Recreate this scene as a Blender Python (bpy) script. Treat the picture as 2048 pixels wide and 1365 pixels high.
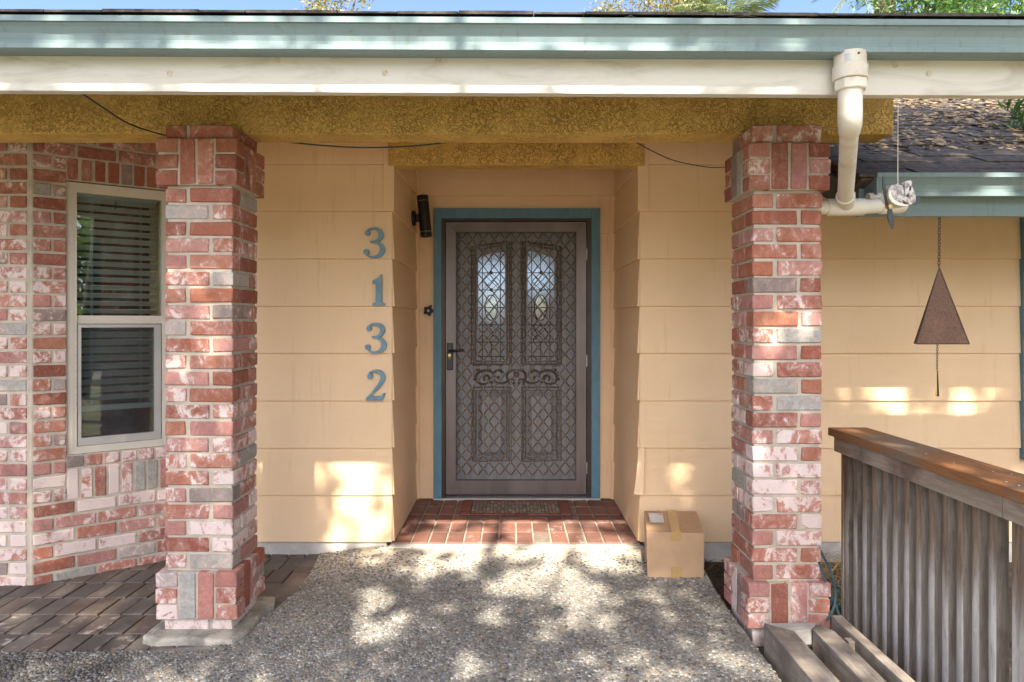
import bpy, bmesh, math, random
import numpy as np
from mathutils import Matrix, Vector
R = math.radians
random.seed(7)
rng = np.random.default_rng(7)
scene = bpy.context.scene
COL = scene.collection
for o in list(bpy.data.objects): bpy.data.objects.remove(o)

# ------------------------------------------------------------------ camera, sky, sun, exposure
F = 1390.0                      # focal length in pixels of the 2048 wide photograph
EYE = 1.40
cam = bpy.data.cameras.new('camera'); cam.sensor_width = 36; cam.lens = 36 * F / 2048
cam.shift_y = -37.5 / 2048; cam.clip_start = 0.05; cam.clip_end = 2000
cob = bpy.data.objects.new('camera', cam); COL.objects.link(cob)
cob.location = (0, 0, EYE); cob.rotation_euler = (R(90), 0, 0)
scene.camera = cob

SUN_EL, SUN_AZ = 45.0, 3.0      # elevation; degrees left of straight behind the camera
sdir = Vector((-math.sin(R(SUN_AZ)) * math.cos(R(SUN_EL)), -math.cos(R(SUN_AZ)) * math.cos(R(SUN_EL)), math.sin(R(SUN_EL))))
w = bpy.data.worlds.new('World'); scene.world = w; w.use_nodes = True
nt = w.node_tree; nt.nodes.clear()
sky = nt.nodes.new('ShaderNodeTexSky'); sky.sky_type = 'NISHITA'; sky.sun_disc = False
sky.sun_elevation = R(SUN_EL); sky.sun_rotation = R(180 + SUN_AZ)
sky.air_density = 0.65; sky.dust_density = 3.5; sky.ozone_density = 3.0
bg = nt.nodes.new('ShaderNodeBackground'); bg.inputs[1].default_value = 0.15
wo = nt.nodes.new('ShaderNodeOutputWorld')
nt.links.new(sky.outputs[0], bg.inputs[0]); nt.links.new(bg.outputs[0], wo.inputs[0])
sl = bpy.data.lights.new('sun', 'SUN'); sl.energy = 4.7; sl.angle = R(0.53); sl.color = (1.0, 0.90, 0.76)
so = bpy.data.objects.new('sun', sl); COL.objects.link(so)
so.rotation_euler = sdir.to_track_quat('Z', 'Y').to_euler(); so.location = sdir * 30
scene.view_settings.view_transform = 'Standard'; scene.view_settings.look = 'None'
scene.view_settings.gamma = 1; scene.view_settings.exposure = 1.66
scene.render.engine = 'CYCLES'
scene.cycles.max_bounces = 9; scene.cycles.diffuse_bounces = 4; scene.cycles.glossy_bounces = 4
scene.cycles.transparent_max_bounces = 16; scene.cycles.caustics_reflective = False; scene.cycles.caustics_refractive = False
scene.cycles.sample_clamp_indirect = 6

def W(px, py, d):               # a point of the place from a photograph pixel and its real distance
    return Vector(((px - 1024) * d / F, d, EYE - (py - 645) * d / F))

# ------------------------------------------------------------------ helpers
class MB:
    def __init__(self, M=None): self.v = []; self.f = []; self.M = M
    def add(self, vs, fs):
        b = len(self.v)
        for p in vs:
            p = Vector(p); self.v.append(self.M @ p if self.M else p)
        self.f += [tuple(b + i for i in f) for f in fs]
    def box(self, x0, x1, y0, y1, z0, z1):
        self.add([(x0,y0,z0),(x1,y0,z0),(x1,y1,z0),(x0,y1,z0),(x0,y0,z1),(x1,y0,z1),(x1,y1,z1),(x0,y1,z1)],
                 [(0,3,2,1),(4,5,6,7),(0,1,5,4),(1,2,6,5),(2,3,7,6),(3,0,4,7)]); return self
    def prism(self, prof, x0, x1, axis='x'):   # prof: list of (a,b) closed; extruded along axis
        n = len(prof); vs = []
        for x in (x0, x1):
            for a, b in prof:
                vs.append({'x': (x, a, b), 'y': (a, x, b), 'z': (a, b, x)}[axis])
        fs = [tuple(range(n)), tuple(range(2*n-1, n-1, -1))]
        for i in range(n):
            j = (i+1) % n; fs.append((i, i+n, j+n, j))
        self.add(vs, fs); return self
    def tube(self, pts, r, n=8, cap=True):
        pts = [Vector(p) for p in pts]; N = len(pts); rs = r if isinstance(r, (list, tuple)) else [r]*N
        vs = []; up = Vector((0.13, 0.21, 1)).normalized(); prev = None
        for i, p in enumerate(pts):
            t = (pts[min(i+1, N-1)] - pts[max(i-1, 0)]).normalized()
            if prev is None:
                a = t.cross(up)
                if a.length < .05: a = t.cross(Vector((1, 0, 0)))
            else:
                a = prev - t * prev.dot(t)
            a.normalize(); prev = a; b = t.cross(a)
            for k in range(n):
                th = 2*math.pi*k/n; vs.append(p + (a*math.cos(th) + b*math.sin(th)) * rs[i])
        fs = []
        for i in range(N-1):
            for k in range(n):
                k2 = (k+1) % n; fs.append((i*n+k, i*n+k2, (i+1)*n+k2, (i+1)*n+k))
        if cap: fs += [tuple(range(n-1, -1, -1)), tuple((N-1)*n+k for k in range(n))]
        self.add(vs, fs); return self
    def lathe(self, prof, c, axis=(0,0,1), n=16):  # prof: (radius, height) along axis from c
        ax = Vector(axis).normalized(); a = ax.orthogonal().normalized(); b = ax.cross(a); c = Vector(c)
        vs = []; m = len(prof)
        for r, h in prof:
            for k in range(n):
                th = 2*math.pi*k/n; vs.append(c + ax*h + (a*math.cos(th)+b*math.sin(th))*max(r, 1e-4))
        fs = [tuple(range(n-1, -1, -1)), tuple((m-1)*n+k for k in range(n))]
        for i in range(m-1):
            for k in range(n):
                k2 = (k+1) % n; fs.append((i*n+k, i*n+k2, (i+1)*n+k2, (i+1)*n+k))
        self.add(vs, fs); return self
    def build(self, name, mat, parent=None, smooth=False, bevel=0, kind=None):
        me = bpy.data.meshes.new(name); me.from_pydata([tuple(p) for p in self.v], [], self.f); me.update()
        bm = bmesh.new(); bm.from_mesh(me)
        bmesh.ops.recalc_face_normals(bm, faces=bm.faces)
        if bevel: bmesh.ops.bevel(bm, geom=[e for e in bm.edges], offset=bevel, segments=2, affect='EDGES', profile=.6)
        bm.to_mesh(me); bm.free()
        if smooth:
            me.polygons.foreach_set('use_smooth', [True]*len(me.polygons))
            try: me.set_sharp_from_angle(angle=R(40))
            except Exception: pass
        me.materials.append(MAT[mat] if isinstance(mat, str) else mat)
        return link(name, me, parent, kind)

def link(name, me, parent=None, kind=None):
    o = bpy.data.objects.new(name, me); COL.objects.link(o)
    if parent is not None: par(o, parent)
    if kind: o['kind'] = kind
    return o
def par(o, p):
    o.parent = p
    if p.type == 'EMPTY': o.matrix_parent_inverse = Matrix.Translation(-Vector(p.location))
def tag(o, label, cat, group=None):
    o['label'] = label; o['category'] = cat
    if group: o['group'] = group
    return o
def thing(name, label, cat, loc=(0,0,0), group=None):
    o = bpy.data.objects.new(name, None); COL.objects.link(o); o.location = loc; o.empty_display_size = .1
    return tag(o, label, cat, group)
def npmesh(name, verts, quads, mat, parent=None, kind=None, colors=None, tris=None):
    me = bpy.data.meshes.new(name)
    verts = np.asarray(verts, dtype=np.float32); nq = 0 if quads is None else len(quads); ntr = 0 if tris is None else len(tris)
    idx = []; st = []; s = 0
    if nq: idx.append(np.asarray(quads, dtype=np.int32).ravel()); st.append(np.arange(nq)*4); s = nq*4
    if ntr: idx.append(np.asarray(tris, dtype=np.int32).ravel()); st.append(s + np.arange(ntr)*3)
    idx = np.concatenate(idx); st = np.concatenate(st).astype(np.int32)
    me.vertices.add(len(verts)); me.vertices.foreach_set('co', verts.ravel())
    me.loops.add(len(idx)); me.loops.foreach_set('vertex_index', idx)
    me.polygons.add(nq+ntr); me.polygons.foreach_set('loop_start', st)
    me.update(calc_edges=True); me.validate()
    if colors is not None:
        at = me.color_attributes.new('Col', 'FLOAT_COLOR', 'POINT')
        c4 = np.ones((len(verts), 4), dtype=np.float32); c4[:, :3] = colors; at.data.foreach_set('color', c4.ravel())
    me.materials.append(MAT[mat])
    return link(name, me, parent, kind)

# ------------------------------------------------------------------ materials
MAT = {}
class NB:
    def __init__(self, name):
        m = bpy.data.materials.new(name); m.use_nodes = True; self.m = m; self.t = m.node_tree; self.t.nodes.clear()
        MAT[name] = m
        self.out = self.n('ShaderNodeOutputMaterial'); self.b = self.n('ShaderNodeBsdfPrincipled')
        self.l(self.b.outputs[0], self.out.inputs[0])
    def n(self, t, **k):
        x = self.t.nodes.new(t)
        for a, v in k.items(): setattr(x, a, v)
        return x
    def l(self, a, b): self.t.links.new(a, b)
    def pos(self, scale=(1,1,1)):
        g = self.n('ShaderNodeNewGeometry'); mp = self.n('ShaderNodeMapping'); mp.inputs['Scale'].default_value = scale
        self.l(g.outputs['Position'], mp.inputs[0]); return mp.outputs[0]
    def noise(self, vec, scale, detail=4, rough=.6, w=None, dist=0):
        x = self.n('ShaderNodeTexNoise'); x.inputs['Scale'].default_value = scale; x.inputs['Detail'].default_value = detail
        x.inputs['Roughness'].default_value = rough; x.inputs['Distortion'].default_value = dist
        if w is not None: x.noise_dimensions = '4D'; self.l(w, x.inputs['W'])
        self.l(vec, x.inputs['Vector']); return x.outputs[0]
    def math(self, op, a, b=None, c=None):
        x = self.n('ShaderNodeMath', operation=op)
        for i, v in enumerate((a, b, c)):
            if v is None: continue
            if isinstance(v, (int, float)): x.inputs[i].default_value = v
            else: self.l(v, x.inputs[i])
        return x.outputs[0]
    def ramp(self, v, lo, hi, a=0., b=1.):
        x = self.n('ShaderNodeMapRange'); x.interpolation_type = 'SMOOTHSTEP'; self.l(v, x.inputs[0])
        for i, q in enumerate((lo, hi, a, b)): x.inputs[i+1].default_value = q
        return x.outputs[0]
    def mix(self, f, a, b, bt='MIX'):
        x = self.n('ShaderNodeMix', data_type='RGBA', blend_type=bt)
        for i, v in ((0, f), (6, a), (7, b)):
            if isinstance(v, (int, float)): x.inputs[i].default_value = v
            elif isinstance(v, tuple): x.inputs[i].default_value = (*v[:3], 1)
            else: self.l(v, x.inputs[i])
        return x.outputs[2]
    def bump(self, h, strength=.3, dist=.01):
        x = self.n('ShaderNodeBump'); x.inputs['Strength'].default_value = strength; x.inputs['Distance'].default_value = dist
        self.l(h, x.inputs['Height']); self.l(x.outputs[0], self.b.inputs['Normal']); return x
    def col(self, c): 
        if isinstance(c, tuple): self.b.inputs['Base Color'].default_value = (*c, 1)
        else: self.l(c, self.b.inputs['Base Color'])
    def set(self, rough=.7, metal=0., spec=.4):
        self.b.inputs['Roughness'].default_value = rough; self.b.inputs['Metallic'].default_value = metal
        self.b.inputs['Specular IOR Level'].default_value = spec
        return self

def simple(name, c1, c2=None, scale=8., rough=.7, metal=0., bump=.15, bscale=60., stretch=(1,1,1), spec=.4, lo=.35, hi=.68, bdist=.004):
    q = NB(name); p = q.pos(stretch); n1 = q.noise(p, scale, 5)
    q.col(q.mix(q.ramp(n1, lo, hi), c1, c2 or tuple(x*.75 for x in c1))); q.set(rough, metal, spec)
    if bump: q.bump(q.noise(p, bscale, 4), bump, bdist)
    return q

# brick: object colour is the clay, object alpha is how much old white paint clings to it
q = NB('brick'); oi = q.n('ShaderNodeObjectInfo'); p = q.pos(); wv = q.math('MULTIPLY', oi.outputs['Random'], 61.)
n1 = q.noise(q.pos((1, 1, .8)), 15, 7, .7, wv, .8); n2 = q.noise(p, 55, 5, .7, wv); n3 = q.noise(p, 300, 2, .5)
v = q.mix(q.ramp(n2, .3, .7), oi.outputs['Color'], q.mix(.45, oi.outputs['Color'], (.12, .06, .05)))
v = q.mix(q.math('MULTIPLY', q.ramp(n3, .56, .7), .35), v, (.62, .45, .40))
th = q.math('ADD', n1, q.math('MULTIPLY', q.math('SUBTRACT', oi.outputs['Alpha'], .5), .42))
th = q.math('ADD', th, q.math('MULTIPLY', q.math('SUBTRACT', n2, .5), .34))
m1 = q.ramp(th, .50, .60); m2 = q.ramp(th, .34, .62, 0, .62)
v = q.mix(m2, v, (.60, .38, .33)); v = q.mix(q.math('MULTIPLY', m1, q.ramp(n3, .3, .7, .62, .95)), v, (.75, .65, .60))
v = q.mix(q.ramp(q.noise(p, 5, 5, .7, wv, 1.), .60, .72, 0, .55), v, (.47,.42,.35))
q.col(v); q.set(.92, 0, .25); q.bump(q.math('ADD', q.math('MULTIPLY', n2, .7), q.math('MULTIPLY', m1, .35)), .5, .004)
simple('mortar', (.54,.475,.385), (.42,.37,.30), 14, .95, 0, .5, 160)
simple('mortar_dark', (.34,.32,.27), (.24,.22,.19), 10, .95, 0, .5, 160)
# painted lap siding
q = NB('siding'); p = q.pos((6, 6, 60)); p2 = q.pos()
n1 = q.noise(p2, 1.7, 5); n2 = q.noise(p, 12, 4); n3 = q.noise(p2, 38, 3, .7)
c = q.mix(q.ramp(n1, .3, .75), (.80,.575,.35), (.755,.53,.31)); c = q.mix(q.ramp(n3, .69, .76, 0, .35), c, (.34,.22,.12))
n4 = q.noise(q.pos((7, 7, .55)), 3.2, 5); c = q.mix(q.ramp(n4, .56, .78, 0, .28), c, (.47,.31,.16))
q.col(c); q.set(.55, 0, .35); q.bump(n2, .12, .003)
# stucco: siding paint made more mustard, warm bounce light put into the colour
q = NB('stucco'); p = q.pos(); n0 = q.noise(p, 6, 3); n1 = q.noise(p, 58, 3, .55, None, 1.2); n2 = q.noise(p, 130, 3)
line = q.ramp(q.math('ABSOLUTE', q.math('SUBTRACT', n1, .5)), .0, .05)
amt = q.ramp(n0, .36, .60, .35, 1.)
c = q.mix(q.ramp(n0, .3, .7), (.77,.50,.15), (.71,.455,.13)); c = q.mix(q.math('MULTIPLY', q.math('SUBTRACT', 1., line), q.math('MULTIPLY', amt, .26)), c, (.30,.185,.055))
q.col(c); q.set(.85, 0, .25); q.bump(q.math('ADD', q.math('MULTIPLY', line, amt), q.math('MULTIPLY', n2, .4)), .9, .008)
# paints
q = NB('gutter_paint'); p = q.pos(); n1 = q.noise(q.pos((9, 9, .9)), 4, 5); n2 = q.noise(p, 34, 5, .75); n3 = q.noise(q.pos((.6, 4, 4)), 3, 4)
c = q.mix(q.ramp(n3, .3, .7), (.22,.30,.31), (.19,.26,.27)); c = q.mix(q.ramp(n1, .52, .76, 0, .5), c, (.16,.17,.14)); c = q.mix(q.ramp(n2, .64, .74, 0, .75), c, (.17,.12,.07))
q.col(c); q.set(.62, 0, .3); q.bump(n2, .15, .003)
q = NB('white_board'); p = q.pos((1, 4, 5)); p2 = q.pos()
n1 = q.noise(p, 2.5, 6, .65, None, 1.); n2 = q.noise(p2, 60, 3)
c = q.mix(q.ramp(n1, .45, .72), (.64,.615,.54), (.50,.47,.39)); c = q.mix(q.ramp(n2, .70, .76, 0, .5), c, (.3,.25,.17))
q.col(c); q.set(.6, 0, .3); q.bump(n1, .15, .004)
simple('blue_trim', (.115,.24,.31), (.095,.20,.26), 9, .55, 0, .15, 40, (3,3,1))
simple('blue_trim_dark', (.06,.085,.095), (.05,.07,.08), 6, .6)
simple('number_blue', (.16,.29,.36), (.12,.22,.28), 30, .5)
simple('shingle', (.062,.053,.046), (.115,.10,.085), 30, .95, 0, .8, 260)
simple('shingle_edge', (.07,.055,.042), (.13,.10,.075), 18, .95, 0, .6, 160)
simple('concrete', (.50,.465,.40), (.34,.31,.27), 9, .9, 0, .5, 90)
simple('concrete_stained', (.40,.37,.31), (.22,.20,.17), 11, .95, 0, .7, 70, lo=.4, hi=.62, bdist=.01)
simple('concrete_pale', (.56,.53,.47), (.42,.39,.34), 7, .92, 0, .5, 110)
q = NB('matrix'); g_ = q.n('ShaderNodeNewGeometry'); sx = q.n('ShaderNodeSeparateXYZ'); q.l(g_.outputs[0], sx.inputs[0]); p = q.pos(); n1 = q.noise(p, 5, 5); n2 = q.noise(p, 30, 4)
skim = q.ramp(q.math('ADD', sx.outputs[1], q.math('MULTIPLY', n1, .7)), 4.02, 4.34)
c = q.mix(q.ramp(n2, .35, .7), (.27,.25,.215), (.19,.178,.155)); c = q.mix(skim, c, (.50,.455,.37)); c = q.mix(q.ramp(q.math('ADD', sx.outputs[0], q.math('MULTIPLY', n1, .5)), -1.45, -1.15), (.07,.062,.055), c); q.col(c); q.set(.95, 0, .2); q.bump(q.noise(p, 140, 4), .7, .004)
simple('soil', (.085,.06,.042), (.15,.11,.075), 12, 1., 0, .8, 60, bdist=.02)
simple('lawn', (.19,.20,.10), (.30,.26,.16), .8, 1., 0, .6, 20, bdist=.02)
simple('driveway', (.44,.42,.38), (.36,.34,.31), 1.2, .95, 0, .4, 40)
simple('mulch', (.05,.033,.024), (.10,.07,.05), 40, 1.)
simple('straw', (.45,.33,.16), (.30,.20,.09), 40, .9)
simple('dry_leaf', (.36,.25,.12), (.11,.075,.045), 22, .55, lo=.42, hi=.55)
simple('room_dark', (.10,.085,.075), (.08,.07,.06), 3, .9)
simple('room_wall', (.42,.40,.37), (.38,.36,.33), 3, .9)
simple('cardboard', (.50,.325,.19), (.45,.29,.165), 9, .8, 0, .1, 60)
simple('tape', (.50,.32,.13), (.44,.28,.11), 30, .25)
simple('paper', (.75,.74,.72), (.62,.60,.58), 40, .7)
simple('black_metal', (.012,.012,.013), (.02,.02,.02), 20, .35, 0, .05)
simple('steel', (.45,.44,.42), None, 20, .4, .8)
simple('brass', (.55,.38,.14), None, 20, .35, .9)
simple('door_bronze', (.19,.16,.15), (.13,.11,.105), 4, .38, .55, .08, 40, (1,1,.2))
simple('bronze_dark', (.06,.045,.038), (.04,.032,.03), 6, .4, .4)
simple('grille', (.115,.075,.04), (.085,.058,.032), 25, .45, .4, 0)
simple('grille_knot', (.40,.26,.13), None, 25, .4, .4, 0)
simple('door_moulding', (.17,.165,.16), (.12,.115,.11), 8, .35, 0, .2, 20, (8,8,1), .6)
simple('door_wood', (.35,.36,.37), (.25,.26,.268), 5, .33, 0, .25, 20, (8,8,1))
simple('door_carving', (.05,.042,.036), None, 20, .6)
simple('lead', (.10,.095,.085), None, 20, .45, .6)
simple('vinyl', (.62,.575,.48), (.57,.53,.45), 3, .45, 0, .03)
simple('aluminium', (.50,.49,.46), (.44,.43,.41), 5, .4, .3, .03)
simple('blind', (.84,.87,.84), (.80,.83,.80), 5, .5, 0, .03)
simple('pvc', (.70,.665,.57), (.52,.45,.33), 7, .6, 0, .05, lo=.45, hi=.8)
simple('rust', (.20,.115,.075), (.12,.075,.055), 130, .8, .3, .4, 240)
simple('chain', (.12,.085,.065), None, 60, .6, .6)
simple('carved_wood', (.56,.52,.49), (.24,.22,.215), 55, .85, 0, .6, 120, lo=.42, hi=.62)
simple('knot', (.60,.54,.42), (.45,.38,.27), 90, .6)
simple('cream_paint', (.74,.70,.58), (.60,.56,.46), 20, .6)
simple('blade', (.085,.09,.085), (.05,.055,.055), 30, .35, .3)
simple('cord', (.035,.055,.055), None, 20, .6)
simple('hose', (.05,.10,.115), (.035,.07,.08), 20, .5)
simple('string', (.62,.56,.45), None, 20, .8)
simple('rubber', (.045,.043,.04), (.03,.03,.028), 40, .9)
simple('bark', (.12,.09,.065), (.07,.055,.04), 12, .95, 0, .8, 30, (3,3,.6), bdist=.03)
simple('grout', (.42,.37,.30), (.30,.27,.22), 12, .95, 0, .4, 120)
q = NB('tile'); oi = q.n('ShaderNodeObjectInfo'); p = q.pos(); wv = q.math('MULTIPLY', oi.outputs['Random'], 40.)
n1 = q.noise(p, 16, 5, .65, wv); n2 = q.noise(p, 120, 3)
c = q.mix(q.ramp(n1, .35, .7), oi.outputs['Color'], q.mix(.4, oi.outputs['Color'], (.09,.06,.05)))
c = q.mix(q.math('MULTIPLY', q.ramp(n1, .52, .70), oi.outputs['Alpha']), c, (.50,.45,.40))
q.col(c); q.set(.62, 0, .4); q.bump(n2, .3, .003)
q = NB('mat_block'); oi = q.n('ShaderNodeObjectInfo'); q.col(oi.outputs['Color']); q.set(.85)
q = NB('pebble'); at = q.n('ShaderNodeVertexColor'); at.layer_name = 'Col'; n = q.noise(q.pos(), 240, 2)
q.col(q.mix(q.ramp(n, .4, .75, 0, .35), at.outputs[0], (.40,.38,.34))); q.set(.62, 0, .4)
# weathered boards: stain left near the top, silvered wood lower
def wood(name, c1, c2, c3, stretch, rough=.8):
    q = NB(name); p = q.pos(stretch); p2 = q.pos()
    n1 = q.noise(p, 5, 6, .65, None, .5); n2 = q.noise(p, 22, 4); n3 = q.noise(p2, 2.6, 4)
    c = q.mix(q.ramp(n1, .35, .66), c1, c2); c = q.mix(q.ramp(n3, .48, .66), c, c3); c = q.mix(q.ramp(n2, .55, .75, 0, .5), c, tuple(x*.4 for x in c1))
    q.col(c); q.set(rough, 0, .3); q.bump(q.math('ADD', n1, n2), .5, .006)
    return q
wood('cap_wood', (.30,.135,.05), (.22,.10,.045), (.19,.145,.105), (14, 1.2, 14), .6)
wood('grey_board', (.30,.235,.175), (.40,.33,.26), (.18,.13,.10), (14, 1.2, 14))
wood('timber', (.31,.26,.205), (.44,.39,.33), (.19,.16,.135), (12, 1.1, 12))
wood('timber_pale', (.50,.49,.47), (.60,.58,.55), (.38,.36,.33), (2, 12, 12))
q = NB('slat_wood'); p = q.pos((12, 12, 1.0)); p2 = q.pos((5, 5, 1)); g = q.n('ShaderNodeNewGeometry'); sx = q.n('ShaderNodeSeparateXYZ'); q.l(g.outputs[0], sx.inputs[0])
oi = q.n('ShaderNodeObjectInfo')
n1 = q.noise(p, 4, 6, .65); n2 = q.noise(p2, 2.2, 4)
h = q.math('ADD', sx.outputs[2], q.math('ADD', q.math('MULTIPLY', n2, .5), q.math('MULTIPLY', oi.outputs['Random'], .18)))
st = q.ramp(h, .62, .95)
c = q.mix(q.ramp(n1, .35, .65), (.64,.62,.58), (.44,.42,.385)); c2 = q.mix(q.ramp(n1, .35, .65), (.28,.20,.135), (.15,.11,.08))
c = q.mix(st, c, c2); c = q.mix(q.ramp(q.noise(p, 14, 4), .56, .72, 0, .6), c, (.07,.06,.05))
q.col(c); q.set(.8, 0, .3); q.bump(n1, .5, .006)
wood('slat_shaded', (.18,.145,.11), (.28,.24,.195), (.11,.09,.07), (12, 12, 1.0))  # slat sides facing the viewer: shade of the gaps put into darker wood
def leafmat(name, c1, c2, trans=.4):
    q = NB(name); q.t.nodes.remove(q.b); n = q.noise(q.pos(), 3.5, 3)
    geo = q.n('ShaderNodeNewGeometry')
    f = q.ramp(q.math('ADD', q.math('MULTIPLY', n, .6), q.math('MULTIPLY', geo.outputs['Random Per Island'], .45)), .35, .75)
    c = q.mix(f, c1, c2)
    d = q.n('ShaderNodeBsdfDiffuse'); t = q.n('ShaderNodeBsdfTranslucent'); gl = q.n('ShaderNodeBsdfGlossy'); gl.inputs['Roughness'].default_value = .4
    q.l(c, d.inputs[0]); q.l(q.mix(.5, c, (.25,.32,.05)), t.inputs[0])
    a = q.n('ShaderNodeMixShader'); a.inputs[0].default_value = trans; q.l(d.outputs[0], a.inputs[1]); q.l(t.outputs[0], a.inputs[2])
    b = q.n('ShaderNodeMixShader'); b.inputs[0].default_value = .05; q.l(a.outputs[0], b.inputs[1]); q.l(gl.outputs[0], b.inputs[2])
    q.l(b.outputs[0], q.out.inputs[0])
leafmat('leaf_green', (.055,.12,.025), (.12,.19,.045))
leafmat('leaf_fresh', (.045,.13,.018), (.10,.21,.035))
leafmat('leaf_yellow', (.20,.19,.05), (.30,.23,.06))
leafmat('leaf_palm', (.16,.22,.10), (.30,.33,.18), .3)
leafmat('leaf_lime', (.22,.40,.04), (.34,.48,.07))
def glassmat(name, tint, rough, base, wav=0., sc=40):
    q = NB(name); q.t.nodes.remove(q.b)
    tr = q.n('ShaderNodeBsdfTransparent'); tr.inputs[0].default_value = (*tint, 1)
    gl = q.n('ShaderNodeBsdfGlossy'); gl.inputs['Roughness'].default_value = rough
    fr = q.n('ShaderNodeFresnel'); fr.inputs[0].default_value = 1.5
    if wav:
        bp = q.n('ShaderNodeBump'); bp.inputs['Strength'].default_value = wav; bp.inputs['Distance'].default_value = .004
        q.l(q.noise(q.pos(), sc, 2), bp.inputs['Height']); q.l(bp.outputs[0], gl.inputs['Normal']); q.l(bp.outputs[0], fr.inputs['Normal'])
    m = q.n('ShaderNodeMixShader'); q.l(q.math('ADD', q.math('MULTIPLY', fr.outputs[0], 1.6), base), m.inputs[0]); q.l(tr.outputs[0], m.inputs[1]); q.l(gl.outputs[0], m.inputs[2])
    q.l(m.outputs[0], q.out.inputs[0])
glassmat('window_glass', (.88,.96,.94), .0, .07)
q = NB('door_glass'); q.t.nodes.remove(q.b)
bp_ = q.n('ShaderNodeBump'); bp_.inputs['Strength'].default_value = .9; bp_.inputs['Distance'].default_value = .006; q.l(q.noise(q.pos(), 75, 3), bp_.inputs['Height'])
rf = q.n('ShaderNodeBsdfRefraction'); rf.inputs['IOR'].default_value = 1.12; rf.inputs['Roughness'].default_value = .12; rf.inputs[0].default_value = (1,1,1,1)
gl = q.n('ShaderNodeBsdfGlossy'); gl.inputs['Roughness'].default_value = .08
q.l(bp_.outputs[0], rf.inputs['Normal']); q.l(bp_.outputs[0], gl.inputs['Normal'])
m = q.n('ShaderNodeMixShader'); m.inputs[0].default_value = .12; q.l(rf.outputs[0], m.inputs[1]); q.l(gl.outputs[0], m.inputs[2]); q.l(m.outputs[0], q.out.inputs[0])
q = NB('insect_screen'); q.t.nodes.remove(q.b); tr = q.n('ShaderNodeBsdfTransparent'); df = q.n('ShaderNodeBsdfDiffuse'); df.inputs[0].default_value = (.22,.21,.20,1)
m = q.n('ShaderNodeMixShader'); m.inputs[0].default_value = .11; q.l(tr.outputs[0], m.inputs[1]); q.l(df.outputs[0], m.inputs[2]); q.l(m.outputs[0], q.out.inputs[0])
q = NB('window_screen'); q.t.nodes.remove(q.b); tr = q.n('ShaderNodeBsdfTransparent'); df = q.n('ShaderNodeBsdfDiffuse'); df.inputs[0].default_value = (.06,.065,.07,1)
m = q.n('ShaderNodeMixShader'); m.inputs[0].default_value = .2; q.l(tr.outputs[0], m.inputs[1]); q.l(df.outputs[0], m.inputs[2]); q.l(m.outputs[0], q.out.inputs[0])

# ------------------------------------------------------------------ ground and paving
WY = 4.23       # distance of the house wall
DY = 5.28       # distance of the wall with the door
GZ = -.07
g = MB(); n = 1; S = 600
g.add([(-S,-S,GZ),(S,-S,GZ),(S,S,GZ),(-S,S,GZ)], [(0,1,2,3)]); g.build('ground', 'lawn')['kind'] = 'structure'
b = MB().box(-.9, 9, 1.2, 4.3, GZ-.2, GZ+.012); b.build('garden_soil', 'soil')['kind'] = 'structure'
b = MB().box(-14, 16, -24, -7.5, GZ-.2, GZ+.03); b.build('road', 'driveway')['kind'] = 'structure'

def wz(x, y):   # height of the exposed-aggregate walkway
    t = min(max((y - 3.55) / .62, 0), 1); s = t*t*(3-2*t)
    e = min(max((x + 1.25) / .5, 0), 1)
    return .045 * s * (e*e*(3-2*e))
outline = [(-4.6,-6.),(1.3,-6.),(1.06,2.2),(1.05,2.8),(1.055,3.4),(1.07,3.84),(1.06,4.21),(-1.16,4.215),(-1.12,3.86),(-1.12,3.6),(-1.16,3.38),(-1.22,3.2),(-1.24,3.02),(-1.6,2.96),(-4.6,2.93)]
def inside(x, y, poly):
    c = False; j = len(poly)-1
    for i in range(len(poly)):
        xi, yi = poly[i]; xj, yj = poly[j]
        if (yi > y) != (yj > y) and x < (xj-xi)*(y-yi)/(yj-yi)+xi: c = not c
        j = i
    return c
bm = bmesh.new(); vs = [bm.verts.new((x, y, 0)) for x, y in outline]; f = bm.faces.new(vs)
bmesh.ops.triangulate(bm, faces=[f])
for k in range(26):   # slice so that the ramp has rows
    bmesh.ops.bisect_plane(bm, geom=bm.verts[:]+bm.edges[:]+bm.faces[:], plane_co=(0, 3.4+k*.032, 0), plane_no=(0,1,0))
for k in range(8): bmesh.ops.bisect_plane(bm, geom=bm.verts[:]+bm.edges[:]+bm.faces[:], plane_co=(-1.25+k*.08, 0, 0), plane_no=(1,0,0))
for v_ in bm.verts: v_.co.z = wz(v_.co.x, v_.co.y)
ex = bmesh.ops.extrude_face_region(bm, geom=bm.faces[:])
for v_ in [e for e in ex['geom'] if isinstance(e, bmesh.types.BMVert)]: v_.co.z = -.12
bmesh.ops.recalc_face_normals(bm, faces=bm.faces)
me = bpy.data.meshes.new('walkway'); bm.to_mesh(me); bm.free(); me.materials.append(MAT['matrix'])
walk = link('walkway', me, None, 'structure')

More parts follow.
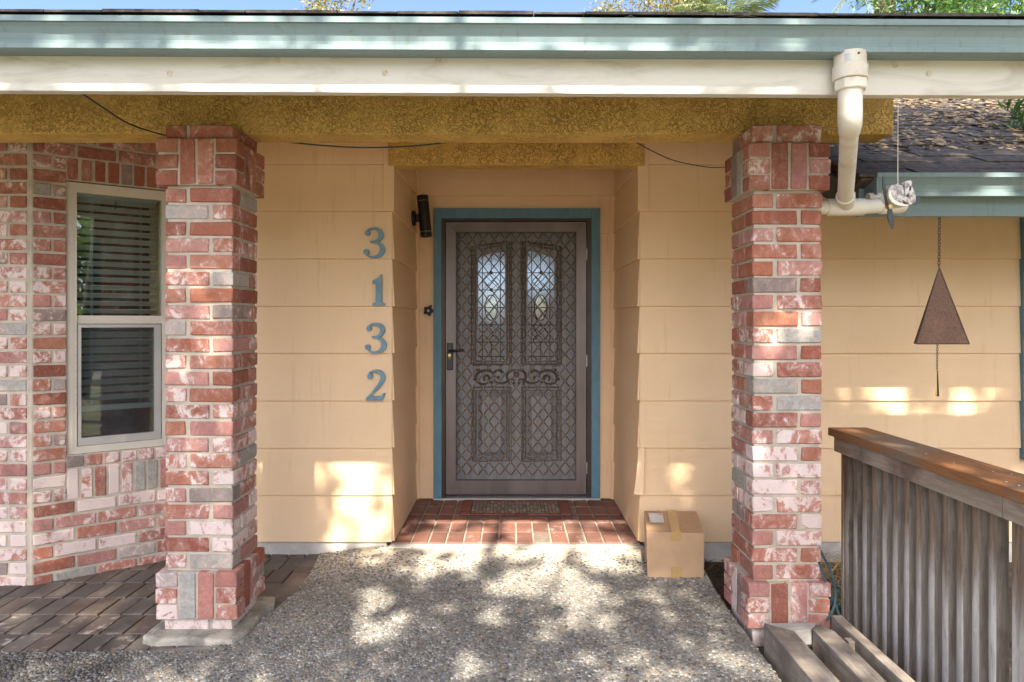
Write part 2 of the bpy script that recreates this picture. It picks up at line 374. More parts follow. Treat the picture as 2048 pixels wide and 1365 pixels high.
def pebbles(parent):
    sp = .0128; xs = []
    for y in np.arange(2.25, 4.2, sp):
        x0 = -3.1 if y < 2.96 else -1.3
        for x in np.arange(x0, 1.06, sp): xs.append((x, y))
    P = np.array(xs) + rng.uniform(-.45, .45, (len(xs), 2)) * sp
    P = P[[inside(a, b, outline) for a, b in P]]
    keep = np.ones(len(P), bool)
    # worn places where cement covers the stones
    cov = np.sin(P[:,0]*2.3+1)*.35 + np.sin(P[:,1]*3.1+P[:,0]*1.7)*.35
    band = (P[:,1] > 3.74) & (P[:,0] > -.9)
    keep &= ~(band & (rng.random(len(P)) < np.clip((P[:,1]-3.72)*2.2, 0, .88)))
    keep &= rng.random(len(P)) < (.96 - .10*np.clip(cov, 0, 1))
    P = P[keep]; N = len(P); n = 6
    L = rng.uniform(.0056, .0112, N); Lw = L * rng.uniform(.5, .88, N); H = L * rng.uniform(.35, .6, N)
    big = (P[:,0] < -1.75); L[big] *= 1.25; Lw[big] *= 1.25; H[big] *= 1.4
    a = rng.uniform(0, 6.28, N); z0 = np.array([wz(x, y) for x, y in P]) - .001
    vs = np.zeros((N, 13, 3))
    for k in range(n):
        th = 2*np.pi*k/n
        for ring, (rr, hh) in enumerate(((1., 0.), (.78, .75))):
            u = np.cos(th)*L*rr; v = np.sin(th)*Lw*rr
            jit = rng.uniform(.85, 1.12, N)
            vs[:, ring*6+k, 0] = P[:,0] + (u*np.cos(a)-v*np.sin(a))*jit; vs[:, ring*6+k, 1] = P[:,1] + (u*np.sin(a)+v*np.cos(a))*jit
            vs[:, ring*6+k, 2] = z0 + H*hh
    vs[:,12,0] = P[:,0]; vs[:,12,1] = P[:,1]; vs[:,12,2] = z0 + H
    base = (np.arange(N)*13)[:,None,None]
    qd = np.array([[k, (k+1)%6, 6+(k+1)%6, 6+k] for k in range(6)])[None] + base
    tr = np.array([[6+k, 6+(k+1)%6, 12] for k in range(6)])[None] + base
    pal = np.array([(.20,.20,.19),(.30,.30,.29),(.13,.135,.135),(.40,.39,.36),(.25,.20,.145),(.34,.25,.15),(.07,.07,.07),(.46,.44,.40),(.22,.21,.18),(.17,.18,.185)])
    ci = pal[rng.choice(len(pal), N, p=[.18,.16,.13,.10,.1,.05,.1,.05,.08,.05])] * rng.uniform(.55, .95, (N,1))
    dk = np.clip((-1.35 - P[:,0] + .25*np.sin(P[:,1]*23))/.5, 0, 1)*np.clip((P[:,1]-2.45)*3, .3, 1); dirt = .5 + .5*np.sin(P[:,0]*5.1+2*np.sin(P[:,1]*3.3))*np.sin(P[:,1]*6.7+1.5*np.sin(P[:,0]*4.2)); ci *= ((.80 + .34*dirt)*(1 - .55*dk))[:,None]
    cols = np.repeat(ci, 13, axis=0)
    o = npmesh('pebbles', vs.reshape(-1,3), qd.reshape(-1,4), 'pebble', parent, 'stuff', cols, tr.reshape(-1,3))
    o.data.polygons.foreach_set('use_smooth', np.ones(len(o.data.polygons), bool))
pebbles(walk)
# a few larger stones worked loose at the walkway's edge are pebbles too small to single out; fallen leaves below

# bricks and tiles share this block maker
_cache = {}
def block(lx, ly, lz, bev=.0038, jit=.0022, variants=6):
    key = (round(lx, 3), round(ly, 3), round(lz, 3), bev); L = _cache.setdefault(key, [])
    if len(L) < variants:
        bm = bmesh.new(); bmesh.ops.create_cube(bm, size=1)
        for v_ in bm.verts:
            v_.co = Vector((v_.co.x*lx, v_.co.y*ly, v_.co.z*lz)) + Vector((random.uniform(-jit, jit), random.uniform(-jit, jit), random.uniform(-jit, jit)))
        bmesh.ops.bevel(bm, geom=bm.edges[:], offset=bev, segments=1, affect='EDGES')
        for v_ in bm.verts: v_.co += Vector((random.uniform(-1,1), random.uniform(-1,1), random.uniform(-1,1))) * jit * .5
        me = bpy.data.meshes.new('block'); bm.to_mesh(me); bm.free(); L.append(me); return me
    return random.choice(L)
def piece(name, parent, c, dims, mat, color, rz=0., bev=.0038, jit=.0022, rx=0.):
    me = block(*dims, bev=bev, jit=jit)
    if not me.materials: me.materials.append(MAT[mat])
    elif me.materials[0] is not MAT[mat]: me = me.copy(); me.materials[0] = MAT[mat]
    o = bpy.data.objects.new(name, me); COL.objects.link(o); par(o, parent)
    o.location = c; o.rotation_euler = (rx, 0, rz); o.color = color
    return o
CLAY = [(.36,.115,.062),(.41,.145,.08),(.30,.09,.052),(.43,.17,.10),(.38,.13,.078),(.33,.115,.075)]
PINK = [(.50,.24,.20),(.46,.20,.16),(.42,.19,.165)]
GREY = [(.28,.245,.22),(.36,.37,.33),(.25,.215,.195),(.42,.42,.385)]
def clay(z, wash=.0):
    t = random.random()
    if t < .11: return (*random.choice(GREY), random.uniform(.1, .45))
    hi = max(0, min(1, (1.9 - z) / 1.2))
    c = random.choice(PINK) if random.random() < .18 + .3*hi else random.choice(CLAY)
    k = random.uniform(.85, 1.15); a = random.choice([.12, .3, .5, .62, .75, .9]) * (.52 + .34*hi) + wash
    return (c[0]*k, c[1]*k, c[2]*k, max(0, min(1, a)))

pav = MB().box(-4.6, -1.10, 2.93, 4.26, -.12, -.028).build('brick_paving', 'mortar_dark', None, kind='structure')
def paver(x, y, dx, dy):
    k = random.uniform(.8, 1.2); c = random.choice([(.105,.092,.08),(.12,.107,.094),(.09,.08,.071),(.13,.10,.083),(.13,.12,.108)])
    al = random.choice([.2, .5, .9, 1.]) if y < 3.45 else .15
    piece('paver', pav, (x, y, -.035 + random.uniform(-.0015, .0015)), (dx, dy, .05), 'tile', (c[0]*k, c[1]*k, c[2]*k, al), bev=.003, jit=.001)
for r in range(7):
    y0 = 2.945 + r*.205
    if y0 > 4.2: break
    dy = min(.199, 4.225-y0)
    for k in range(32):
        x0 = -1.245 - (k+1)*.107 + (.02 if r % 2 else 0)
        if x0 < -3.6: break
        yc = y0 + dy/2
        if yc - dy/2 > 3.80 + max(0, (x0 + 2.55))*.75 and x0 < -1.75: continue
        paver(x0+.05, yc, .1, dy)
for r in range(8):
    y0 = 3.40 + r*.105
    if y0 > 4.15: break
    for k in range(2):
        x0 = -1.238 + k*.09 if False else None
    paver(-1.175, y0+.05, .13 if r > 5 else .125, .099)

land = MB().box(-.732, .780, WY-.012, DY+.1, -.1, .05).build('landing', 'grout', None, kind='structure')
MB().box(-.74, .79, WY-.05, WY-.0125, -.1, .050).build('landing_edge', 'concrete_pale', land)
for r in range(5):
    for k in range(14):
        x0 = -.722 + k*.1075; y0 = WY + .004 + r*.207
        t = random.random(); c = (.25,.115,.082) if t < .5 else (.20,.095,.07) if t < .75 else (.20,.10,.075) if t < .96 else (.27,.21,.17)
        kk = random.uniform(.85, 1.15)
        piece('tile', land, (x0+.0485, y0+.098, .047), (.0965, .193, .026), 'tile', (c[0]*kk, c[1]*kk, c[2]*kk, random.choice([0, .2, .4, .6])), bev=.003, jit=.0012)

# ------------------------------------------------------------------ house shell
house = thing('house', 'peach lap-sided house with a recessed front entry and stucco porch beam', 'house', (0, WY, 0))
ZL = [2.645, 2.358, 2.0717, 1.785, 1.498, 1.212, .925, .638, .352, .069]
def siding(x0, x1, face, M=None, zs=ZL, ylo=None):
    """boards on a wall whose face lies at local y = 0, looking to -y; local x along the wall"""
    back = MB(M).box(x0, x1, .002, .08, zs[-1]+.004, zs[0]-.002).build('siding_wall', 'siding', house)
    for i in range(len(zs)-1):
        zt, zb = zs[i], zs[i+1]; j = random.uniform(-.0012, .0012)
        m = MB(M)
        e = .0015
        m.prism([(-.0175+j, zb), (-.004, zt-e), (.0015, zt-e), (.0015, zb)], x0, x1, 'x')
        m.build('siding_board', 'siding', back)
    return back
T = lambda x, y, rz=0: Matrix.Translation((x, y, 0)) @ Matrix.Rotation(rz, 4, 'Z')
LX, RX = -.733, .781
siding(-2.2, LX+.004, 0, T(0, WY))
siding(RX-.004, 1.58, 0, T(0, WY))
ZR = [2.42] + ZL[2:]
siding(1.58, 3.085, 0, T(0, WY), ZR)
siding(4.25, 7.0, 0, T(0, WY), ZR)
siding(3.085, 4.25, 0, T(0, WY), [.57, .352, .069])
siding(3.085, 4.25, 0, T(0, WY), [2.42, 2.12])
dep = DY - WY
siding(.002, dep, 0, T(LX, WY, R(90)))                  # left cheek looks right
siding(0, dep-.002, 0, T(RX, DY, R(-90)))               # right cheek looks left
DX0, DX1, DZ = -.593, .665, 2.262                        # outer edges of the blue casing
siding(LX+.02, DX0+.004, 0, T(0, DY), [2.358, 2.0717, 1.785, 1.498, 1.212, .925, .638, .352, .066])
siding(DX1-.004, RX-.02, 0, T(0, DY), [2.358, 2.0717, 1.785, 1.498, 1.212, .925, .638, .352, .066])
siding(LX+.02, RX-.02, 0, T(0, DY), [2.66, 2.358])
MB().box(DX0+.004, DX1-.004, DY+.004, DY+.05, DZ-.02, 2.36).box(DX0+.004, DX1-.004, DY-.012, DY+.004, DZ-.005, 2.357).build('siding_board', 'siding', house)
for x0, x1 in ((LX+.0005, LX+.030), (RX-.032, RX-.0005)):
    MB().box(x0, x1, DY-.030, DY, .062, 2.64).build('corner_strip', 'siding', house, bevel=.002)
for x0, x1 in ((LX-.045, LX+.0185), (RX-.0185, RX+.045)):
    MB().box(x0, x1, WY-.023, WY+.02, 2.073, 2.60).build('corner_strip', 'siding', house, bevel=.002)
# sprung corner board low on the right of the entry
m = MB(); 
pr = [(0, .64), (-.004, .56), (-.014, .46), (-.03, .362)]
vs = []; 
for o_, z in pr: vs += [(RX-.016+o_*1.0, WY-.02+o_*.7, z), (RX+.020+o_*.4, WY-.026+o_*.9, z), (RX+.020+o_*.4, WY-.015+o_*.9, z), (RX-.016+o_*1.0, WY-.008+o_*.7, z)]
fs = [(0,1,2,3), (12,13,14,15)]
for i in range(3):
    for k in range(4): fs.append((i*4+k, i*4+(k+1)%4, (i+1)*4+(k+1)%4, (i+1)*4+k))
m.add(vs, fs); o = m.build('corner_strip', 'siding', house); o['label'] = 'sprung corner board bent away from the wall'
MB().box(-2.2, LX-.03, WY-.004, WY+.1, -.1, .066).box(RX+.03, 7, WY-.004, WY+.1, -.1, .066).build('foundation', 'concrete_pale', house)
MB().box(LX-.001, LX+.0005, WY-.03, WY+.3, -.1, .06).build('foundation', 'concrete', house)
MB().box(-4.2, 1.797, 3.27, 3.435, 2.285, 2.70).build('stucco_beam', 'stucco', house, bevel=.008)
MB().box(LX-.018+.002, RX+.02, WY-.035, WY+.075, 2.347, 2.63).build('stucco_lintel', 'stucco', house, bevel=.006)
MB().box(-4.2, 1.80, 3.30, DY+.2, 2.62, 2.66).build('porch_ceiling', 'siding', house)
# hall behind the door, with a far window
hall = MB()
hall.box(-1.4, 1.5, 5.5, 11.2, -.05, .06).box(-1.4, 1.5, 5.4, 11.2, 2.62, 2.68).box(-1.45, -1.4, 5.4, 11.2, 0, 2.66).box(1.5, 1.55, 5.4, 11.2, 0, 2.66)
hall.box(-1.4, -.60, 11.1, 11.2, 0, 2.66).box(.62, 1.5, 11.1, 11.2, 0, 2.66).box(-.60, .62, 11.1, 11.2, 2.35, 2.66).box(-.60, -.02, 11.1, 11.2, 0, 1.52).box(-.02, .20, 11.1, 11.2, 0, 2.35).box(.20, .62, 11.1, 11.2, 0, 1.88)
hall.box(-1.45, DX0, DY+.09, DY+.14, 0, 2.66).box(DX1, 1.55, DY+.09, DY+.14, 0, 2.66).box(DX0, DX1, DY+.09, DY+.14, DZ-.02, 2.66)
hall.build('hallway', 'room_wall', house)
# blue casing round the door
cz = .072
for nm, a in (('left', (DX0, -.532, cz, DZ)), ('right', (.600, DX1, cz, DZ))):
    MB().box(a[0], a[1], DY-.032, DY+.06, a[2], a[3]).build('door_casing', 'blue_trim', house, bevel=.002)
MB().box(-.5315, .5995, DY-.0315, DY+.06, 2.186, DZ-.001).build('door_casing', 'blue_trim', house, bevel=.002)
MB().box(DX0, DX1, DY-.045, DY+.12, .05, .071).build('threshold', 'aluminium', house, bevel=.002)
# blue trimmed window at the far right
wx0, wx1 = 3.085, 4.25
win = MB().box(wx0, wx0+.11, WY-.04, WY+.03, .57, 2.12).box(wx1-.11, wx1, WY-.04, WY+.03, .57, 2.12).box(wx0+.11, wx1-.11, WY-.038, WY+.03, .57, .68).box(wx0+.11, wx1-.11, WY-.038, WY+.03, 2.0, 2.12).build('window', 'blue_trim', house)
MB().box(wx0+.11, wx1-.11, WY+.005, WY+.01, .68, 2.0).build('pane', 'window_glass', win)
MB().box(wx0+.05, wx1-.05, WY+.2, WY+.22, .6, 2.1).build('room_back', 'room_dark', win)
# house numbers and other fixtures further down

# main roof: slab, fascia, first course of shingles
TILT = .005
def tilt(o):
    for v_ in o.data.vertices: v_.co.z -= TILT * v_.co.x
    return o
FY = 2.53
tilt(MB().prism([(2.43, 2.452), (2.43, 2.466), (9., 2.466+.33*6.57), (9., 2.36+.33*6.57), (2.60, 2.40)], -4.6, 1.85, 'x').build('roof', 'shingle_edge', house))
roof = tilt(MB().prism([(2.43, 2.452), (2.43, 2.466), (2.58, 2.48), (2.58, 2.44), (2.56, 2.44)], 1.85, 4.8, 'x').build('roof', 'shingle_edge', house))
x = -4.6
while x < 4.7:
    wd = random.uniform(.16, .36)
    o = tilt(MB().prism([(2.405, 2.4665+random.uniform(0, .002)), (2.405, 2.473+random.uniform(0, .006)), (*((2.62, 2.548) if x+wd < 1.85 else (2.59, 2.488)),), (*((2.62, 2.535) if x+wd < 1.85 else (2.59, 2.481)),)], x, min(x+wd-.004, 4.78), 'x').build('shingle', 'shingle', roof)); x += wd
tilt(MB().box(-4.6, 4.8, FY, FY+.04, 2.234, 2.44).build('fascia', 'white_board', house, bevel=.003))
kn = [(555, 120), (770, 147), (340, 147), (876, 121), (1858, 148), (1790, 130)]
for i, (px, py) in enumerate(kn):
    pp = W(px, py, FY)
    MB().lathe([(.0, 0), (.010, .0), (.012, .0012), (.009, .0022), (.0, .0022)], pp + Vector((0, .0008, 0)), (0,-1,0), 14).build('wood_knot', 'knot', house)
# gutters (K-style profile: o = out from the fascia, z = above its bottom)
def gutter(x0, x1, y, z, name, label, s=1., tl=False):
    pts = [(0,.008),(.082,0),(.092,.003),(.092,.020),(.083,.022),(.084,.034),(.092,.055),(.105,.072),(.114,.080),(.114,.084),(.124,.084),(.124,.104),(.118,.106),(.118,.100),(.108,.098),(.098,.07),(.078,.03),(.075,.012),(.004,.014),(.004,.10),(0,.10)]
    m = MB().prism([(y - o_*s, z + h*s) for o_, h in pts], x0, x1, 'x'); o = m.build(name, 'gutter_paint', smooth=False)
    if tl: tilt(o)
    tag(o, label, 'gutter'); return o
g1 = gutter(-4.6, 4.8, FY-.001, 2.352, 'rain_gutter', 'long blue-grey rain gutter along the main eave above the white board', 1.0, True)

# lower roof on the right
LY, LZ = 3.325, 1.985            # fascia face, gutter bottom
SL = .46
low = thing('lower_roof', 'dark shingled lower roof strewn with dry leaves right of the porch', 'roof', (2.5, LY, 2.0))
slab = MB().prism([(3.235, 2.062), (3.235, 2.074), (8.6, 2.074+SL*5.365), (8.6, 1.98+SL*5.365), (3.36, 2.03)], 1.625, 7.0, 'x').build('roof_deck', 'shingle_edge', low)
MB().box(1.66, 7.0, LY, LY+.035, 1.907, 2.085).build('fascia', 'gutter_paint', low, bevel=.002)
MB().prism([(3.30, 1.93), (3.30, 2.065), (8.6, 2.065+SL*5.3), (8.6, 1.93+SL*5.3)], 1.585, 1.623, 'x').build('rake_board', 'blue_trim_dark', low)
cs = 1/math.sqrt(1+SL*SL); ang = math.atan(SL)
for r in range(22):
    yb = 3.215 + r*.142*cs*1.0
    x = 1.60 + (0 if r % 2 else -.0)
    first = random.uniform(.12, .3)
    while x < 1.9 + yb*.56 + .5:
        wd = first if x == 1.60 else .305; first = .305
        th = random.choice([.005, .005, .010])
        zc = 2.074 + SL*(yb + .10 - 3.235)
        piece('shingle', slab, (x + wd/2, yb+.10, zc + .008 + th/2), (wd-.006, .235, .008+th), 'shingle', (1,1,1,1), bev=.002, jit=.001, rx=ang - .03)
        x += wd
gutter(1.685, 7.0, LY-.001, 1.985, 'rain_gutter', 'short blue-grey rain gutter on the lower roof beside the pipe', 1.0)
MB().box(1.683, 1.6865, LY-.12, LY-.005, 1.99, 2.085).build('end_cap', 'gutter_paint', low)

# ------------------------------------------------------------------ brick pillars
def pillar(x0, x1, y0, y1, zs, label):
    """zs: bottom, foot top, flare top, shaft top, capital top, top"""
    zb, zf, z1, z2, z3, z4 = zs
    t = thing('brick_pillar', label, 'pillar', ((x0+x1)/2, (y0+y1)/2, zb), 'brick pillars of the porch')
    P = .028; e = .008
    core = MB().box(x0+e, x1-e, y0+e, y1-e, zb, z4)
    core.box(x0-P+e, x1+P-e, y0-P+e, y1+P-e, zf+.002, z1-.004).box(x0-P+e, x1+P-e, y0-P+e, y1+P-e, z2+.006, z3-.002)
    core = core.build('mortar', 'mortar', t)
    bw = .091; wx = x1-x0; wy = y1-y0
    def course(zlo, h, flip, foot=False):
        z = zlo + h/2; lx = wx - bw - .018; ly = wy - bw - .018
        j = lambda: random.uniform(-.002, .002)
        if not flip:
            L = [((x0+lx/2, y0+bw/2), (lx, bw)), ((x1-bw/2, y0+ly/2), (bw, ly)), ((x1-lx/2, y1-bw/2), (lx, bw)), ((x0+bw/2, y1-ly/2), (bw, ly))]
        else:
            L = [((x1-lx/2, y0+bw/2), (lx, bw)), ((x1-bw/2, y1-ly/2), (bw, ly)), ((x0+lx/2, y1-bw/2), (lx, bw)), ((x0+bw/2, y0+ly/2), (bw, ly))]
        for (cx, cy), (dx, dy) in L:
            c = clay(z)
            if foot: c = (.48,.42,.37, .75)
            piece('brick', t, (cx+j(), cy+j(), z + random.uniform(-.001, .001)), (dx, dy, h), 'brick', c, random.uniform(-.006, .006))
    def ring(za, zb_):
        X0, X1, Y0, Y1 = x0-P, x1+P, y0-P, y1+P; h = (zb_-za); hh = (h - .018)/3; cw = .094
        for cx in (X0+cw/2, X1-cw/2):
            for cy in (Y0+cw/2, Y1-cw/2):
                for k in range(3):
                    z = za + k*(hh+.009) + hh/2
                    piece('brick', t, (cx+random.uniform(-.003,.003), cy+random.uniform(-.003,.003), z), (cw, cw, hh), 'brick', clay(z), random.uniform(-.012, .012))
        for side in range(4):
            ln = (X1-X0 if side % 2 == 0 else Y1-Y0) - 2*cw - .012; sw = (ln - .024)/2
            for k in (-1, 1):
                o_ = k*(sw/2 + .007)
                c = {0: ((X0+X1)/2+o_, Y0+.045), 1: (X1-.045, (Y0+Y1)/2+o_), 2: ((X0+X1)/2+o_, Y1-.045), 3: (X0+.045, (Y0+Y1)/2+o_)}[side]
                d = (sw, .088, h-.004) if side % 2 == 0 else (.088, sw, h-.004)
                piece('brick', t, (*c, (za+zb_)/2), d, 'brick', clay((za+zb_)/2), random.uniform(-.006, .006))
    course(zb, zf-zb-.004, False, True)
    ring(zf+.004, z1-.002)
    pitch = (z2-z1)/23
    for k in range(23): course(z1 + k*pitch + .006, pitch-.0135, k % 2 == 0)
    ring(z2+.006, z3)
    course(z3+.008, z4-z3-.009, True)
    return t
PY0, PY1 = 3.12, 3.42
pillar(-1.557, -1.254, PY0, PY1, (0.0, .072, .288, 2.008, 2.220, 2.286), 'brick pillar between the bay window and the house numbers')
pillar(1.081, 1.391, PY0, PY1, (-.06, .03, .240, 1.985, 2.200, 2.286), 'brick pillar beside the white downspout and cardboard box')
m = MB()
pd = [(-1.625, 3.05), (-1.55, 3.02), (-1.42, 3.035), (-1.30, 3.01), (-1.215, 3.02), (-1.175, 3.12), (-1.185, 3.28), (-1.165, 3.40), (-1.19, 3.50), (-1.62, 3.50)]
m.prism(pd, -.1, .024, 'z'); o = m.build('pillar_footing', 'concrete_stained', None, bevel=.014); tag(o, 'rough concrete pad under the brick pillar by the bay', 'concrete pad')

# ------------------------------------------------------------------ brick bay with window
C = Vector((-2.58, 3.72, 0)); BA = math.atan2(.6, .8)
MBAY = Matrix.Translation(C) @ Matrix.Rotation(BA, 4, 'Z')
bay = thing('brick_bay', 'whitewashed red brick bay wall with a window at the left', 'brick wall', tuple(C))
BL = .86; S0, S1, WZ0, WZ1 = .168, .692, .668, 2.178
core = MB(MBAY).box(0.006, BL, .008, .11, -.1, WZ0-.002).box(.006, S0-.002, .009, .11, WZ0-.002, WZ1+.006).box(S1+.002, BL, .009, .11, WZ0-.002, WZ1+.006).box(0.006, BL, .008, .11, WZ1+.006, 2.64).build('mortar', 'mortar', bay)
MB().box(-4.6, -2.592, 3.728, 3.83, -.1, 2.64).build('mortar', 'mortar', bay)
MB().add([], []) 
m = MB(); m.prism([(-2.596, 3.729), (-2.578, 3.7285), (-2.56, 3.742), (-2.58, 3.79)], -.1, 2.64, 'z'); m.build('mortar', 'mortar', bay)
BP = .0757; BZ = -.03; BH = .0605
def bb(s, z, ls, h, wash=0.):
    c = MBAY @ Vector((s+ls/2, .045 + random.uniform(-.002, .002), z+h/2))
    piece('brick', bay, tuple(c), (ls, .088, h), 'brick', clay(z, wash + .14), BA + random.uniform(-.006, .006))
def ba(x, z, lx, h, wash=0.):
    piece('brick', bay, (x+lx/2, 3.72+.045+random.uniform(-.002, .002), z+h/2), (lx, .088, h), 'brick', clay(z, wash + .16), random.uniform(-.006, .006))
kmax = 35
for k in range(kmax):
    z = BZ + k*BP
    if z > 2.6: break
    # wall facing the street
    x = -2.602 - (.165 if k % 2 == 0 else .085); xr = -2.602; first = True
    while xr > -3.35:
        L = (.09 if (k % 2 and first) else .188); first = False
        ba(xr-L, z, L, BH); xr -= L + .014
    # angled wall
    full = z + BH < .412 or z > WZ1 + .12
    if full:
        s = .014; first = True
        while s < BL-.03:
            L = .088 if (k % 2 == 0 and first) else .188
            L = min(L, BL - s); first = False
            bb(s, z, L, BH); s += L + .014
    else:
        top = min(BH, 2.31-z)
        if k % 2: bb(.014, z, .148, top)
        else: bb(.014, z, .080, top); bb(.107, z, .055, top)
        if k % 2: bb(S1+.008, z, BL-S1-.02, top)
        else: bb(S1+.008, z, .055, top); bb(S1+.076, z, BL-S1-.086, top)
# soldier course, sill course and head course of the window
n = 8; st = (S1-S0+.004)/n
for k in range(n):
    bb(S0+.002+k*st, .423, st-.013, .165)
    bb(S0+.000+k*st, WZ1+.012, st-.014, .116, -.3)
n = 6; st = (S1-S0+.004)/n
for k in range(n): bb(S0+.002+k*st, .600, st-.012, .060, .1)
# window
fr = MB(MBAY); y0, y1 = .022, .085
fr.box(S0, S0+.047, y0, y1, WZ0, WZ1).box(S1-.047, S1, y0, y1, WZ0, WZ1).box(S0+.047, S1-.047, y0, y1, WZ1-.055, WZ1).box(S0+.047, S1-.047, y0-.002, y1, WZ0, WZ0+.04)
fr.box(S0+.047, S1-.047, y0+.012, y1-.005, 1.392, 1.438)
win = fr.build('window', 'vinyl', bay)
iw0, iw1 = S0+.047, S1-.047
MB(MBAY).box(S0+.024, S0+.030, y0-.003, y0, WZ0+.02, WZ1-.02).box(S1-.03, S1-.024, y0-.003, y0, WZ0+.02, WZ1-.02).build('window_bead', 'vinyl', win)
sa = MB(MBAY); a, b_ = y0+.008, y0+.035
sa.box(iw0+.004, iw0+.022, a, b_, WZ0+.042, 1.388).box(iw1-.040, iw1-.004, a, b_, WZ0+.042, 1.388).box(iw0+.022, iw1-.040, a, b_, 1.370, 1.388).box(iw0+.022, iw1-.040, a-.002, b_, WZ0+.042, WZ0+.085)
sa.build('sash', 'aluminium', win)
MB(MBAY).box(iw0+.0, iw1, y0+.045, y0+.049, 1.438, WZ1-.055).build('pane', 'window_glass', win)
MB(MBAY).box(iw0+.02, iw1-.038, y0+.040, y0+.044, WZ0+.08, 1.372).build('pane', 'window_glass', win)
MB(MBAY).box(iw0+.02, iw1-.038, y0+.020, y0+.0205, WZ0+.08, 1.372).build('insect_screen', 'window_screen', win)
rm = MB(MBAY); rm.box(0.03, 0.05, .12, 1.0, .3, 2.6).box(.80, .82, .12, 1.0, .3, 2.6).box(0.03, .82, 1.0, 1.02, .3, 2.6).box(0.03, .82, .112, 1.02, .28, .3).box(0.03, .82, .112, 1.02, 2.6, 2.62)
rm.build('room', 'room_dark', bay)
bl = thing('window_blind', 'pale slatted blind lowered inside the bay window', 'blind', tuple(MBAY @ Vector(((S0+S1)/2, .135, .9))))
z = WZ1 - .075; k = 0
MB(MBAY).box(iw0-.005, iw1-.012, .105, .155, z+.012, z+.05).build('headrail', 'blind', bl, bevel=.003)
zlow = .925
while z > zlow + .02:
    sk = .035 if z > 1.44 else .012
    m = MB(MBAY); aa = -.46 if z > 1.44 else -.68
    c, s_ = math.cos(aa)*.025, math.sin(aa)*.025; t_ = -.015*(1.4-z)*.12
    dz0 = 0 if z > 1.2 else -.0
    m.add([(iw0-.004, .13-c, z-s_), (iw1-.014, .13-c, z-s_), (iw1-.014, .13, z+.002), (iw0-.004, .13, z+.002), (iw0-.004, .13+c, z+s_), (iw1-.014, .13+c, z+s_),
           (iw0-.004, .13-c, z-s_-.003), (iw1-.014, .13-c, z-s_-.003), (iw1-.014, .13, z-.001), (iw0-.004, .13, z-.001), (iw0-.004, .13+c, z+s_-.003), (iw1-.014, .13+c, z+s_-.003)],
          [(0,1,2,3), (3,2,5,4), (7,6,9,8), (8,9,10,11), (0,6,7,1), (4,5,11,10), (0,3,9,6), (3,4,10,9), (1,7,8,2), (2,8,11,5)])
    m.build('slat', 'blind', bl); z -= .0455
m = MB(MBAY); m.add([], []); m.box(iw0-.004, iw1-.014, .110, .150, zlow-.035, zlow-.005).build('bottom_rail', 'blind', bl, bevel=.003)
for s_ in (iw0+.075, iw0+.083, iw1-.105, iw1-.097):
    MB(MBAY).tube([(s_, .102, zlow), (s_, .102, WZ1-.07)], .0012, 5).build('ladder_cord', 'blind', bl)
MB(MBAY).tube([(iw0+.20, .098, WZ1-.075), (iw0+.197, .096, WZ1-.12)], .004, 6).build('tilt_wand', 'blade', bl)

# ------------------------------------------------------------------ doors
DC = .034
fd = thing('front_door', 'dark panelled front door with leaded glass behind the screen', 'door', (DC, DY+.08, .07))
D2 = DY + .085
def dX(px): return (px-1024)*(D2)/F
def dZ(py): return EYE-(py-645)*(D2)/F
dx0, dx1, dz0, dz1 = -.52, .59, .075, 2.18
gl = []
for s in (-1, 1):
    a, b_ = (dX(956), dX(1010)) if s < 0 else (dX(1055), dX(1109))
    gl.append((a, b_))
gb = dZ(722); gtop = dZ(492)
